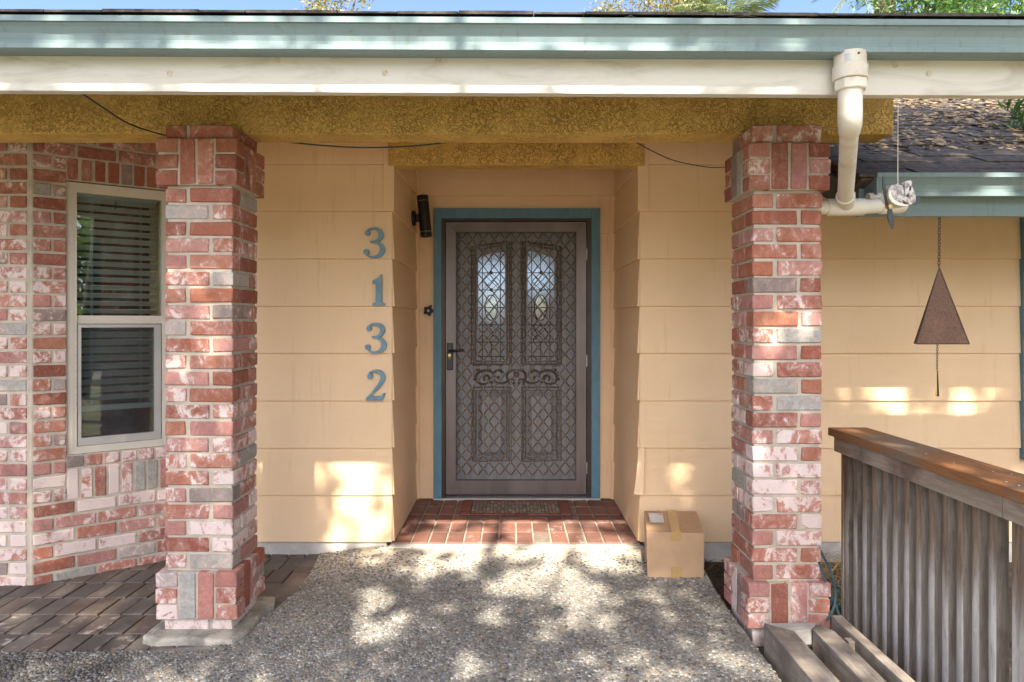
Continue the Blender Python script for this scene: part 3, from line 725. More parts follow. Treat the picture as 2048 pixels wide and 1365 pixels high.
# slab pieces round the two glazed openings
sl_ = MB(); t0, t1 = D2, D2+.04
sl_.box(dx0, gl[0][0], t0, t1, dz0, dz1).box(gl[0][1], gl[1][0], t0, t1, dz0, dz1).box(gl[1][1], dx1, t0, t1, dz0, dz1)
for a, b_ in gl: sl_.box(a, b_, t0, t1, dz0, gb).box(a, b_, t0, t1, gtop, dz1)
sl_.build('door_leaf', 'door_wood', fd)
for i, (a, b_) in enumerate(gl):
    s = -1 if i == 0 else 1
    # arched head piece
    hi = b_ if s < 0 else a; lo = a if s < 0 else b_
    m = MB(); m.prism([(lo, dZ(515)), (lo, gtop+.001), (hi, gtop+.001), (hi, dZ(503)), ((lo+hi)/2, dZ(507))] , t0+.002, t1, 'y'); m.build('arched_head', 'door_wood', fd)
    o0, o1 = (dX(945), dX(1021)) if s < 0 else (dX(1044), dX(1121))
    ol, oh = (o0, o1) if s < 0 else (o1, o0)
    for off, hh, rr in ((0, .012, .013), (.024, .010, .008)):
        sg = 1 if s < 0 else -1
        path = [(ol+sg*off, D2-.004, dZ(729)+off), (ol+sg*off, D2-.004, dZ(494)-off), ((ol+oh)/2, D2-.004, dZ(489)-off), (oh-sg*off, D2-.004, dZ(484)-off), (oh-sg*off, D2-.004, dZ(729)+off), (ol+sg*off, D2-.004, dZ(729)+off)]
        MB().tube(path, rr, 6).build('moulding', 'door_moulding', fd, smooth=True)
    pane = MB().box(a-.004, b_+.004, D2+.018, D2+.023, gb-.004, gtop+.004).build('pane', 'door_glass', fd)
    cm = MB(); X = lambda u: a + u*(b_-a); yy = D2+.014
    Zr = [dZ(470+q_/5.05) for q_ in (383, 557, 735, 910, 1085, 1230)]
    for u in (.16, .83): cm.tube([(X(u), yy, gb), (X(u), yy, gtop)], .0035, 5)
    for u, za, zb_ in ((.49, gtop, Zr[0]), (.49, Zr[4], gb)): cm.tube([(X(u), yy, za), (X(u), yy, zb_)], .003, 5)
    for z in Zr: cm.tube([(a, yy, z), (b_, yy, z)], .0035, 5)
    zc = Zr[2]; oval = [(X(.49)+.048*math.cos(t_)*1.0, yy-.002, zc+.098*math.sin(t_)) for t_ in np.linspace(0, 2*math.pi, 25)]
    cm.tube(oval, .004, 5)
    MB().lathe([(0, 0), (.040, 0), (.046, -.003), (0, -.003)], (0, 0, 0), (0,-1,0), 24)
    ov = MB(); ov.prism([(X(.49)+.044*math.cos(t_), zc+.093*math.sin(t_)) for t_ in np.linspace(0, 2*math.pi, 24, endpoint=False)], yy+.0005, yy+.0025, 'y'); ov.build('oval_bevel', 'window_glass', pane)
    for za, zb_ in ((Zr[0], Zr[1]), (Zr[3], Zr[4])):
        zm = (za+zb_)/2
        cm.tube([(X(.16), yy-.001, zm), (X(.49), yy-.001, za), (X(.83), yy-.001, zm), (X(.49), yy-.001, zb_), (X(.16), yy-.001, zm)], .003, 5)
        cm.tube([(X(.16), yy+.001, za), (X(.83), yy+.001, zb_)], .0025, 5).tube([(X(.16), yy+.002, zb_), (X(.83), yy+.002, za)], .0025, 5)
    for zz in (Zr[0], Zr[1], Zr[3]):
        r_ = .016; cm.add([(X(.49)-r_, yy-.004, zz), (X(.49), yy-.004, zz-r_), (X(.49)+r_, yy-.004, zz), (X(.49), yy-.004, zz+r_)], [(0,1,2,3)])
    cm.build('lead_came', 'lead', pane)
    # lower raised panel
    p0, p1 = (dX(946), dX(1020)) if s < 0 else (dX(1045), dX(1120)); z0, z1 = dZ(921), dZ(775)
    for off, rr in ((0, .013), (.024, .008)):
        MB().tube([(p0+off, D2-.004, z0+off), (p0+off, D2-.004, z1-off), (p1-off, D2-.004, z1-off), (p1-off, D2-.004, z0+off), (p0+off, D2-.004, z0+off)], rr, 6).build('moulding', 'door_moulding', fd, smooth=True)
    i0, i1, j0, j1 = p0+.036, p1-.036, z0+.036, z1-.036; e = .034
    m = MB(); m.add([(i0, D2-.001, j0), (i1, D2-.001, j0), (i1, D2-.001, j1), (i0, D2-.001, j1), (i0+e, D2-.034, j0+e), (i1-e, D2-.034, j0+e), (i1-e, D2-.034, j1-e), (i0+e, D2-.034, j1-e)],
                    [(0,1,5,4), (1,2,6,5), (2,3,7,6), (3,0,4,7), (4,5,6,7)]); m.build('raised_panel', 'door_wood', fd)
# carved scroll
cx, cz_ = dX(1033), dZ(753); sc = MB(); U = D2/F
for s in (-1, 1):
    P_ = lambda u, v: (cx + s*u*U, D2-.006, cz_ - v*U)
    def arc(c0, r, t0_, t1_, r0, r1, n=12, ry=None):
        ry = ry or r
        ts = np.linspace(t0_, t1_, n); sc.tube([P_(c0[0]+r*math.cos(t), c0[1]-ry*math.sin(t)) for t in ts], [r0+(r1-r0)*i/(n-1) for i in range(n)], 6)
    arc((0, 0), 19, 1.5, -.9, .006, .010, 12, 13)
    arc((31, 3), 16, 3.4, 6.0, .010, .005, 12, 11)
    arc((37, -4), 9, 2.8, -.8, .009, .005, 10, 8)
    arc((62, 2), 19, 2.9, .2, .007, .011, 12, 14)
    arc((66, 3), 15, .3, -2.6, .011, .006, 12, 12)
    arc((60, 4), 6, -1., 3.6, .008, .010, 8)
    arc((10, 11), 6, 3., -1.2, .005, .007, 8)
    for c_ in ((50, 12), (36, 2), (78, -13), (84, 6), (22, -3), (5, 14)): sc.lathe([(.0, 0), (.012, .0), (.009, .009), (.0, .011)], (P_(*c_)[0], D2, P_(*c_)[2]), (0,-1,0), 8)
sc.lathe([(0, 0), (.022, 0), (.019, .010), (.008, .014), (0, .014)], (cx, D2, cz_+4*U), (0,-1,0), 12)
sc.build('carved_scroll', 'door_carving', fd, smooth=True)

sd = thing('screen_door', 'bronze metal security screen door with diamond grille', 'screen door', (.03, DY, .08))
sx0, sx1, sz0, sz1 = -.501, .562, .097, 2.160
yy0, yy1 = DY-.018, DY+.014; stl = .075
MB().box(-.5315, sx0-.006, DY-.024, DY+.03, .073, 2.1855).build('jamb', 'bronze_dark', sd)
MB().box(sx1+.006, .5995, DY-.024, DY+.03, .073, 2.1855).build('jamb', 'bronze_dark', sd)
MB().box(sx0-.006, sx1+.006, DY-.023, DY+.03, sz1+.006, 2.1855).build('head_jamb', 'bronze_dark', sd)
MB().prism([(sx0, sz0), (sx0+stl, sz0+.105), (sx0+stl, sz1-stl), (sx0, sz1)], yy0, yy1, 'y').build('stile', 'door_bronze', sd)
MB().prism([(sx1, sz0), (sx1-stl, sz0+.105), (sx1-stl, sz1-stl), (sx1, sz1)], yy0, yy1, 'y').build('stile', 'door_bronze', sd)
MB().prism([(sx0+.001, sz1), (sx0+stl+.001, sz1-stl), (sx1-stl-.001, sz1-stl), (sx1-.001, sz1)], yy0, yy1, 'y').build('rail', 'door_bronze', sd)
MB().prism([(sx0+.001, sz0), (sx0+stl+.001, sz0+.105), (sx1-stl-.001, sz0+.105), (sx1-.001, sz0)], yy0, yy1, 'y').build('rail', 'door_bronze', sd)
gx0, gx1, gz0, gz1 = sx0+stl, sx1-stl, sz0+.105, sz1-stl
for bx_ in (MB().box(gx0, gx0+.006, yy0-.002, yy0+.01, gz0, gz1), MB().box(gx1-.006, gx1, yy0-.002, yy0+.01, gz0, gz1), MB().box(gx0+.006, gx1-.006, yy0-.002, yy0+.01, gz0, gz0+.006), MB().box(gx0+.006, gx1-.006, yy0-.002, yy0+.01, gz1-.006, gz1)):
    bx_.build('glazing_bead', 'bronze_dark', sd)
hw = .0843/2; hz = .0512; nst = int(round((gx1-gx0)/hw)); hw = (gx1-gx0)/nst; nz = int((gz1-gz0)/hz); gy = DY-.006
kn_ = MB()
for j in range(nst):
    pts = []; xa = gx0 + j*hw; xb = xa + hw
    for k in range(nz+1):
        z = gz1 - k*hz
        x = xa if (k + j) % 2 == 0 else xb
        pts.append((x, gy, z-.006 if k else z)); 
        if k and k < nz: pts.append((x, gy, z-.016+.012))
        if x == xb and j < nst-1 and 0 < k: kn_.tube([(x, gy-.001, z+.004), (x, gy-.003, z-.004), (x, gy-.003, z-.012), (x, gy-.001, z-.017)], [.0035, .0052, .0046, .002], 6)
    MB().tube(pts, .0036, 5).build('grille_strand', 'grille', sd)
kn_.build('grille_knots', 'grille_knot', sd, smooth=True, kind='stuff')
MB().box(gx0, gx1, DY+.006, DY+.0065, gz0, gz1).build('insect_mesh', 'insect_screen', sd)
hd = W(900, 713, DY-.02)
MB().box(hd.x-.024, hd.x+.024, DY-.030, DY-.0185, hd.z-.105, hd.z+.100).build('handle_plate', 'black_metal', sd, bevel=.006)
MB().tube([(hd.x, DY-.03, hd.z+.04), (hd.x, DY-.06, hd.z+.042), (hd.x+.012, DY-.068, hd.z+.042), (hd.x+.11, DY-.066, hd.z+.046)], [.010, .009, .009, .010], 10).build('lever', 'black_metal', sd, smooth=True)
MB().lathe([(0,0),(.012,0),(.012,.010),(0,.010)], (hd.x-.002, DY-.03, hd.z+.008), (0,-1,0), 12).tube([(hd.x-.002, DY-.034, hd.z+.006), (hd.x-.002, DY-.034, hd.z-.022)], .007, 8).build('lock_cylinder', 'brass', sd)
for z in (W(0, 722, DY).z, W(0, 935, DY).z, W(0, 510, DY).z):
    MB().tube([(sx1+.004, yy0-.004, z-.045), (sx1+.004, yy0-.004, z+.045)], .006, 8).build('hinge', 'steel', sd)

# ------------------------------------------------------------------ house numbers
def stroke(m, pts, ws, x0, z0, h, y, dep):
    P_ = [Vector((a, b)) for a, b in pts]; n = len(P_)
    # refine
    Q = []; Wd = []
    for i in range(n-1):
        p0, p1, p2, p3 = P_[max(i-1,0)], P_[i], P_[i+1], P_[min(i+2,n-1)]
        for k in range(5):
            t = k/5; Q.append(.5*((2*p1)+(p2-p0)*t+(2*p0-5*p1+4*p2-p3)*t*t+(3*p1-p0-3*p2+p3)*t**3)); Wd.append(ws[i]*(1-t)+ws[i+1]*t)
    Q.append(P_[-1]); Wd.append(ws[-1]); L = []; Rr = []
    for i, p in enumerate(Q):
        t = (Q[min(i+1,len(Q)-1)]-Q[max(i-1,0)]).normalized(); nn = Vector((-t.y, t.x)); L.append(p+nn*Wd[i]/2); Rr.append(p-nn*Wd[i]/2)
    for i in range(len(Q)-1):
        a, b_, c, d = L[i], L[i+1], Rr[i+1], Rr[i]
        vs = [(x0+v.x*h, y-dep, z0+v.y*h) for v in (a, b_, c, d)] + [(x0+v.x*h, y, z0+v.y*h) for v in (a, b_, c, d)]
        m.add(vs, [(0,1,2,3), (4,5,1,0), (3,2,6,7), (7,6,5,4)])
def disc(m, c, r, x0, z0, h, y, dep): m.lathe([(0, 0), (r*h, 0), (r*h, dep), (0, dep)], (x0+c[0]*h, y, z0+c[1]*h), (0,-1,0), 16)
def number(ch, box, label):
    px0, px1, py0, py1 = box; y = WY-.019; h = (py1-py0)*y/F; x0 = W(px0, 0, y).x; z0 = W(0, py1, y).z; m = MB(); d = .018
    if ch == '3':
        stroke(m, [(.11,.82),(.19,.93),(.35,.97),(.52,.91),(.585,.76),(.53,.62),(.40,.545),(.24,.53)], [.05,.06,.06,.12,.16,.12,.07,.06], x0, z0, h, y, d)
        stroke(m, [(.24,.53),(.43,.515),(.58,.42),(.635,.27),(.57,.12),(.40,.04),(.21,.045),(.085,.16)], [.06,.07,.12,.17,.14,.075,.06,.05], x0, z0, h, y, d+.0006)
        disc(m, (.145,.815), .085, x0, z0, h, y, d+.0012); disc(m, (.105,.205), .09, x0, z0, h, y, d+.0012)
    elif ch == '1':
        m.prism([(x0+a*h, z0+b_*h) for a, b_ in [(.0,0),(.40,0),(.40,.055),(.30,.085),(.30,1),(.26,.97),(.20,.88),(.0,.79),(.0,.70),(.10,.70),(.10,.085),(.0,.055)]], y-d, y, 'y')
    else:
        stroke(m, [(.12,.78),(.15,.90),(.30,.97),(.47,.94),(.575,.82),(.56,.66),(.44,.47),(.28,.29),(.14,.13)], [.05,.055,.06,.11,.15,.15,.11,.075,.06], x0, z0, h, y, d)
        disc(m, (.165,.785), .09, x0, z0, h, y, d+.0012)
        m.prism([(x0+a*h, z0+b_*h) for a, b_ in [(.02,0),(.56,0),(.665,.235),(.60,.235),(.53,.15),(.30,.135),(.16,.16),(.06,.12)]], y-d-.0006, y, 'y')
    o = m.build('house_number', 'number_blue'); tag(o, label, 'house number', 'house numbers on the peach siding')
number('3', (727, 771, 456, 517), 'blue-grey numeral 3 at the top of the house number')
number('1', (746, 771, 549, 611), 'blue-grey numeral 1 on the peach siding')
number('3', (730, 773, 646, 707), 'blue-grey numeral 3 just above the numeral 2')
number('2', (731, 771, 740, 801), 'blue-grey numeral 2 at the bottom of the house number')

# ------------------------------------------------------------------ wall light, doorbell
ly = 5.02
c0 = Vector((LX+.10, ly, W(0, 433, ly).z)); 
wl = thing('wall_light', 'black cylindrical up-and-down wall light left of the door', 'wall light', (LX+.02, ly, c0.z))
MB().lathe([(0,0),(.055,0),(.055,.022),(.045,.026),(0,.026)], (LX+.014, ly, c0.z-.015), (1,0,0), 20).build('mounting_plate', 'black_metal', wl, smooth=True)
MB().box(LX+.035, LX+.075, ly-.02, ly+.02, c0.z-.04, c0.z+.015).build('arm', 'black_metal', wl, bevel=.004)
ax = Vector((.09, 0, -1)).normalized()
top = c0 - ax*.15 + Vector((.0, 0, 0))
MB().lathe([(0,0),(.040,0),(.042,.004),(.042,.036),(.040,.038)], top, ax, 24).build('lamp_cap', 'black_metal', wl, smooth=True)
MB().lathe([(.0405,.038),(.0405,.0395),(.0405,.263),(.0405,.264)], top, ax, 24).build('ring', 'cream_paint', wl, smooth=True)
MB().lathe([(.042,.040),(.042,.262)], top, ax, 24).build('lamp_body', 'black_metal', wl, smooth=True)
MB().lathe([(.040,.264),(.042,.266),(.042,.298),(.034,.300),(.034,.292),(0,.292)], top, ax, 24).build('lamp_cap', 'black_metal', wl, smooth=True)
bp = W(857, 622, DY-.02)
db = thing('doorbell', 'dark flower-shaped doorbell with white button beside the blue casing', 'doorbell', tuple(bp))
m = MB(); n = 40; prof = []
for k in range(n):
    t = 2*math.pi*k/n; r = .034*(1+.16*math.cos(5*t+.4)) - (.010 if k in (27, 28, 29) else 0) + (.010 if k in (6, 7) else 0)
    prof.append((bp.x+r*math.cos(t), bp.z+r*math.sin(t)*1.05))
m.prism(prof, DY-.035, DY-.010, 'y'); m.build('flower_plate', 'door_carving', db)
for k in range(5):
    t = 2*math.pi*k/5-.1; MB().lathe([(0,0),(.013,0),(.009,.007),(0,.009)], (bp.x+.020*math.cos(t), DY-.035, bp.z+.020*math.sin(t)), (0,-1,0), 8).build('petal', 'door_carving', db)
MB().lathe([(0,0),(.009,0),(.008,.012),(0,.013)], (bp.x, DY-.035, bp.z), (0,-1,0), 12).build('button', 'paper', db)

# ------------------------------------------------------------------ door mat, box
mt = thing('door_mat', 'flat rubber doormat printed like cobbles with a red border', 'door mat', (.05, 4.99, .06))
mx0, mx1, my0, my1 = -.365, .415, 4.80, 5.20; mz = .0665
MB().box(mx0, mx1, my0, my1, .0605, mz).build('backing', 'rubber', mt)
def mb(x, y, dx, dy, c): piece('block', mt, (x+dx/2, y+dy/2, mz+.002), (dx-.004, dy-.004, .008), 'mat_block', (*c, 1), bev=.0015, jit=.001)
nx = 20; bwid = .052
for k in range(nx):
    xx = mx0+.002+k*(mx1-mx0-.004)/nx
    for yy in (my0+.002, my1-bwid+.002):
        k_ = random.uniform(.8, 1.15)
        if k % 2 == 0: mb(xx, yy, 2*(mx1-mx0-.004)/nx, bwid-.006, (.22*k_, .075*k_, .05*k_))
for r in range(4):
    for xx in (mx0+.002, mx1-.075): mb(xx, my0+.052+r*.074, .072, .073, (.21, .075, .05))
ni = 24; wi = (mx1-mx0-.155)/ni
for k in range(ni):
    for r in range(7):
        hh = .296/7; k_ = random.uniform(.7, 1.2); c = random.choice([(.25,.21,.155),(.20,.17,.13),(.30,.25,.17),(.24,.16,.12),(.18,.16,.135)])
        mb(mx0+.0775+k*wi, my0+.051+r*hh + (.012 if k % 2 else 0)*(r < 6), wi, hh, tuple(x*k_ for x in c))
bx0, bx1, by0, by1, bz1 = .735, 1.042, 3.775, 4.165, .262
box = thing('cardboard_box', 'taped brown cardboard box at the edge of the walkway', 'box', ((bx0+bx1)/2, (by0+by1)/2, .012))
SK = .062
m = MB(); m.add([(bx0, by0, .014), (bx1, by0, .006), (bx1+SK, by1, .02), (bx0+SK, by1, .03), (bx0-.004, by0, bz1), (bx1+.003, by0-.002, bz1-.008), (bx1+SK, by1, bz1+.006), (bx0+SK-.006, by1, bz1+.010)],
                [(0,3,2,1), (4,5,6,7), (0,1,5,4), (1,2,6,5), (2,3,7,6), (3,0,4,7)]); m.build('carton', 'cardboard', box, bevel=.004)
mid = (bx0+bx1)/2 + .002
MB().box(mid-.026, mid+.026, by0-.0045, by0-.0015, bz1-.05, bz1-.004).build('tape', 'tape', box)
MB().box(mid-.026, mid+.026, by0-.0045, by0-.0015, .014, .07).build('tape', 'tape', box)
m = MB(); m.add([(mid-.026, by0, bz1+.003), (mid+.026, by0, bz1+.002), (mid+.026+SK, by1, bz1+.0125), (mid-.026+SK, by1, bz1+.0125), (mid-.026, by0, bz1-.005), (mid+.026, by0, bz1-.006), (mid+.026+SK, by1, bz1+.003), (mid-.026+SK, by1, bz1+.003)], [(0,1,2,3), (4,5,1,0), (5,6,2,1), (6,7,3,2), (7,4,0,3)]); m.build('tape', 'tape', box)
m = MB(); m.add([(bx0+.045, by0+.15, bz1+.0070), (bx0+.125, by0+.15, bz1+.0055), (bx0+.155, by0+.33, bz1+.0105), (bx0+.07, by0+.33, bz1+.0115)], [(0,1,2,3)]); m.build('address_label', 'paper', box)
MB().lathe([(0,0),(.011,0),(.011,.001),(0,.001)], (bx0+.135, by0+.30, bz1+.0112), (0,0,1), 10).build('sticker', 'brass', box)

# ------------------------------------------------------------------ downspout
ds = thing('downspout', 'white plastic drain pipe hanging from the gutter in front of the pillar', 'drainpipe', tuple(W(1695, 410, 3.1)))
cx = W(1700, 0, 2.475).x; cy = 2.475
zt = 2.352; 
MB().lathe([(.0,0),(.052,0),(.053,.004),(.053,-.0)][:2] + [(.054,.002),(.054,.045)], (cx, cy, zt-.042), (0,0,1), 24).build('pipe', 'pvc', ds, smooth=True)
MB().lathe([(.050,0),(.058,.002),(.0585,.004),(.0585,.050),(.056,.052),(.050,.052)], (cx, cy, zt-.092), (0,0,1), 24).build('coupling', 'pvc', ds, smooth=True)
MB().lathe([(.040,0),(.053,.002),(.055,.006),(.055,.036),(.050,.038)], (cx+.001, cy, zt-.130), (0,0,1), 8).build('bushing', 'pvc', ds)
MB().lathe([(0,0),(.004,0),(.004,.003),(0,.003)], (cx+.004, cy-.0535, zt-.014), (0,-1,0), 8).build('screw', 'bronze_dark', ds)
MB().add([], [])
m = MB(); vs = []
for t_ in (-2.35, -2.2, -2.05, -1.9): vs += [(cx+.0546*math.cos(t_), cy+.0546*math.sin(t_), zt-.036), (cx+.0546*math.cos(t_), cy+.0546*math.sin(t_), zt-.012)]
m.add(vs, [(0,2,3,1), (2,4,5,3), (4,6,7,5)]); m.build('old_label', 'aluminium', ds)
pA = Vector((cx+.001, cy, zt-.120)); pB = W(1699, 243, 2.475+.01); pT = W(1690, 410, 3.17)
MB().tube([pA, W(1700, 205, 2.475), W(1700, 225, 2.478), W(1700, 240, 2.49), W(1700, 252, 2.52), W(1699, 262, 2.565)], [.041, .041, .041, .041, .040, .038], 20).build('elbow', 'pvc', ds, smooth=True)
pS = W(1699, 256, 2.54)
dv = (pT - pS).normalized()
MB().tube([pS, pT - dv*.07], .033, 20).build('pipe', 'pvc', ds, smooth=True)
MB().tube([pT - dv*.10, pT - dv*.0], .040, 20).build('tee_socket', 'pvc', ds, smooth=True)
MB().tube([(pT.x-.085, pT.y, pT.z-.012), (pT.x+.085, pT.y, pT.z-.010)], .039, 20).build('tee', 'pvc', ds, smooth=True)
MB().tube([(1.385, pT.y, pT.z-.014), (pT.x-.07, pT.y, pT.z-.012)], .033, 20).build('pipe', 'pvc', ds, smooth=True)
xe = W(1800, 0, 3.17).x
MB().tube([(pT.x+.07, pT.y, pT.z-.010), (xe-.06, pT.y, pT.z-.004)], .033, 20).build('pipe', 'pvc', ds, smooth=True)
MB().tube([(xe-.09, pT.y, pT.z-.005), (xe-.03, pT.y, pT.z-.003), (xe+.005, pT.y+.012, pT.z), (xe+.022, pT.y+.05, pT.z+.01), (xe+.024, pT.y+.10, pT.z+.02)], .038, 20).build('elbow', 'pvc', ds, smooth=True)
MB().tube([(1.66, 3.245, 1.978), (1.74, 3.245, 1.980)], .026, 14).build('gutter_outlet', 'pvc', ds, smooth=True)

# ------------------------------------------------------------------ hanging whirligig
hy = 2.56; hc = W(1795, 395, hy); u = hy/F/9.1      # metres per pixel of the enlarged view
def hp(x, y, d=0.): return Vector((W(1720, 330, hy).x + x*u, hy + d, W(1720, 330, hy).z - y*u))
wg = thing('whirligig', 'small weathered wooden whirligig with dark propeller blades hanging from a string', 'whirligig', tuple(hc))
MB().tube([W(1796, 192, hy), hp(688, 330)], .0014, 6).tube([hp(688, 325), hp(690, 395)], [.002, .0035], 6).build('hanging_string', 'string', wg)
def hull(pts, name, mat, bev=.004, parent=wg):
    bm = bmesh.new()
    for p in pts: bm.verts.new(p)
    r_ = bmesh.ops.convex_hull(bm, input=bm.verts[:]); bmesh.ops.delete(bm, geom=[g_ for g_ in r_['geom_interior'] if isinstance(g_, bmesh.types.BMVert)], context='VERTS')
    bmesh.ops.dissolve_limit(bm, angle_limit=R(8), verts=bm.verts[:], edges=bm.edges[:]); bmesh.ops.recalc_face_normals(bm, faces=bm.faces)
    me = bpy.data.meshes.new(name); bm.to_mesh(me); bm.free(); me.materials.append(MAT[mat]); return link(name, me, parent)
pts = []
for (x, y) in ((450,560),(460,450),(510,390),(640,370),(690,400),(720,600),(710,760),(620,720),(530,640)):
    for d in (-.022, .022): pts.append(hp(x, y, d))
hull(pts, 'body', 'carved_wood', .006)
hull([hp(x, y, d) for x, y in ((690,590),(720,560),(860,640),(970,650),(965,695),(880,735),(740,640)) for d in (-.012, .012)], 'tail_boom', 'carved_wood')
hull([hp(x, y, d) for x, y in ((690,400),(745,385),(775,600),(715,610)) for d in (-.014, .010)], 'seat_block', 'carved_wood')
for nm, L in (('cockpit_post', ((765,345),(815,305),(880,300),(905,330),(880,470),(780,590))), ('cockpit_post', ((860,420),(905,400),(970,590),(965,690),(900,690),(840,560)))):
    hull([hp(x, y, d) for x, y in L for d in (-.016, .016)], nm, 'carved_wood', .003)
# curved white band wrapping the nose
m = MB(); ra = []
for k in range(11):
    t = k/10; a = math.pi*(.95 + .62*t)
    ra.append((720+275*math.cos(a)*1.0, 560-215*math.sin(a)*1.0))
for off in (0,):
    n = len(ra); vs = []
    for x, y in ra:
        wdt = 105*(1-abs((x-560)/400)*.6)
        for d in (-.028, .028): vs += [hp(x, y, d), hp(x+wdt*.55, y-wdt*.35, d)]
    fs = []
    for i in range(n-1):
        b_ = i*4; fs += [(b_, b_+1, b_+5, b_+4), (b_+2, b_+6, b_+7, b_+3), (b_, b_+4, b_+6, b_+2), (b_+1, b_+3, b_+7, b_+5)]
    fs += [(0,2,3,1), (n*4-4, n*4-3, n*4-1, n*4-2)]
    m.add(vs, fs)
m.build('nose_band', 'cream_paint', wg)
def blade(outl, name, th=.004, dd=0., bend=.012):
    m = MB(); n = len(outl); xs = [p[0] for p in outl]; mx = (min(xs)+max(xs))/2; wd = (max(xs)-min(xs))/2+1
    vs = [hp(x, y, dd + bend*((x-mx)/wd)) for x, y in outl] + [hp(x, y, dd + th + bend*((x-mx)/wd)) for x, y in outl]
    fs = [tuple(range(n)), tuple(range(2*n-1, n-1, -1))] + [(i, (i+1)%n, (i+1)%n+n, i+n) for i in range(n)]
    m.add(vs, fs); return m.build(name, 'blade', wg)
blade([(345,240),(375,275),(405,360),(435,480),(450,600),(520,770),(430,760),(400,650),(350,540),(318,430),(312,330),(325,260)], 'propeller_blade', .006, -.02, .02)
blade([(420,790),(520,780),(560,860),(598,970),(605,1080),(585,1160),(560,1175),(510,1140),(430,1060),(392,990),(400,890)], 'propeller_blade', .006, -.024, .02)
blade([(930,690),(990,625),(1060,575),(1110,580),(1125,630),(1100,690),(1020,730),(950,725)], 'tail_blade', .006, .0, .01)
MB().lathe([(0,0),(.008,0),(.008,.02),(0,.02)], hp(455, 790, -.036), (0,1,0), 10).build('hub', 'brass', wg)

# ------------------------------------------------------------------ triangular bell on a chain
by = 3.345
bell = thing('triangular_bell', 'rusty triangular metal bell hanging on a chain below the lower roof', 'bell', tuple(W(1880, 688, by)))
A = W(1878, 537, by); B0 = W(1830, 688, by); B1 = W(1935, 688, by); t2 = .013
m = MB(); inn = .004
m.add([A+Vector((0,-.004,0)), A+Vector((0,.004,0)), B0+Vector((0,-t2,0)), B1+Vector((0,-t2,0)), B1+Vector((0,t2,0)), B0+Vector((0,t2,0)),
       A+Vector((0,-.002,-.02)), A+Vector((0,.002,-.02)), B0+Vector((inn,-t2+inn,0)), B1+Vector((-inn,-t2+inn,0)), B1+Vector((-inn,t2-inn,0)), B0+Vector((inn,t2-inn,0))],
      [(0,2,3), (0,3,4,1), (1,4,5), (1,5,2,0), (6,9,8), (6,7,10,9), (7,11,10), (7,6,8,11), (2,8,9,3), (3,9,10,4), (4,10,11,5), (5,11,8,2)])
m.build('bell_body', 'rust', bell)
m = MB()
for P0, P1 in ((A, B0), (A, B1)): m.tube([P0+Vector((0,-.004,0)), P1+Vector((0,-t2,0))], .0032, 6)
m.tube([B0+Vector((0,-t2,0)), B1+Vector((0,-t2,0))], .003, 6).build('edge_seam', 'chain', bell)
def chain(p0, p1, n, r, parent):
    p0, p1 = Vector(p0), Vector(p1)
    for k in range(n):
        c = p0.lerp(p1, (k+.5)/n); L = (p1-p0).length/n*.66; pts = []
        for t in np.linspace(0, 2*math.pi, 11): 
            a, b_ = math.cos(t)*r*2.2, math.sin(t)*L
            pts.append(c + (Vector((a, 0, b_)) if k % 2 else Vector((0, a, b_))))
        MB().tube(pts, r*.75, 5).build('chain_link', 'chain', parent)
chain(W(1879, 432, by), A + Vector((0, 0, .004)), 17, .0025, bell)
cb = W(1875, 690, by); ce = W(1874, 742, by)
chain(cb + Vector((0, 0, .02)), ce, 12, .0018, bell)
s0, s1 = W(1875, 742, by), W(1873, 793, by); m = MB()
m.add([s0+Vector((-.002,-.001,0)), s0+Vector((.002,-.001,0)), s1+Vector((.010,-.006,0)), s1+Vector((-.002,-.010,.001)), s0+Vector((-.002,.002,0)), s0+Vector((.002,.002,0)), s1+Vector((.010,-.003,0)), s1+Vector((-.002,.003,.001))], [(0,1,2,3), (7,6,5,4), (0,4,5,1), (1,5,6,2), (2,6,7,3), (3,7,4,0)])
m.build('wind_sail', 'bronze_dark', bell)
m = MB(); m.add([s0+Vector((-.003,.001,0)), s1+Vector((-.010,-.006,.006)), s1+Vector((-.004,-.010,.004)), s1+Vector((-.004,-.006,.004)), s0+Vector((-.001,.003,0))], [(0,1,2), (0,2,3,4), (0,4,3,1)]); m.build('wind_sail', 'brass', bell)

# ------------------------------------------------------------------ cords along the beam
def cord(pts, r, label, mat='cord', name='electrical_cord'):
    pts = [Vector(p) for p in pts]; Q = []; n = len(pts)
    for i in range(n-1):
        p0, p1, p2, p3 = pts[max(i-1,0)], pts[i], pts[i+1], pts[min(i+2,n-1)]
        for k in range(6):
            t = k/6; Q.append(.5*((2*p1)+(p2-p0)*t+(2*p0-5*p1+4*p2-p3)*t*t+(3*p1-p0-3*p2+p3)*t**3))
    Q.append(pts[-1]); o = MB().tube(Q, r, 6).build(name, mat, smooth=True); return tag(o, label, 'cord')
cord([W(150, 178, 2.62), W(205, 215, 2.85), W(262, 250, 3.1), W(332, 272, 3.255)], .0035, 'dark cord running from the white board to the left pillar')
cord([W(505, 272, 3.46), W(560, 283, 3.48), W(700, 295, 3.5), W(820, 293, 3.48), W(910, 283, 3.46), W(960, 276, 3.445)], .0036, 'teal cord sagging under the beam above the numbers')
cord([W(1256, 276, 3.445), W(1300, 300, 3.6), W(1350, 322, 3.8), W(1420, 335, 4.0), W(1470, 333, 4.05)], .0028, 'thin dark wire drooping from the beam to the right pillar')

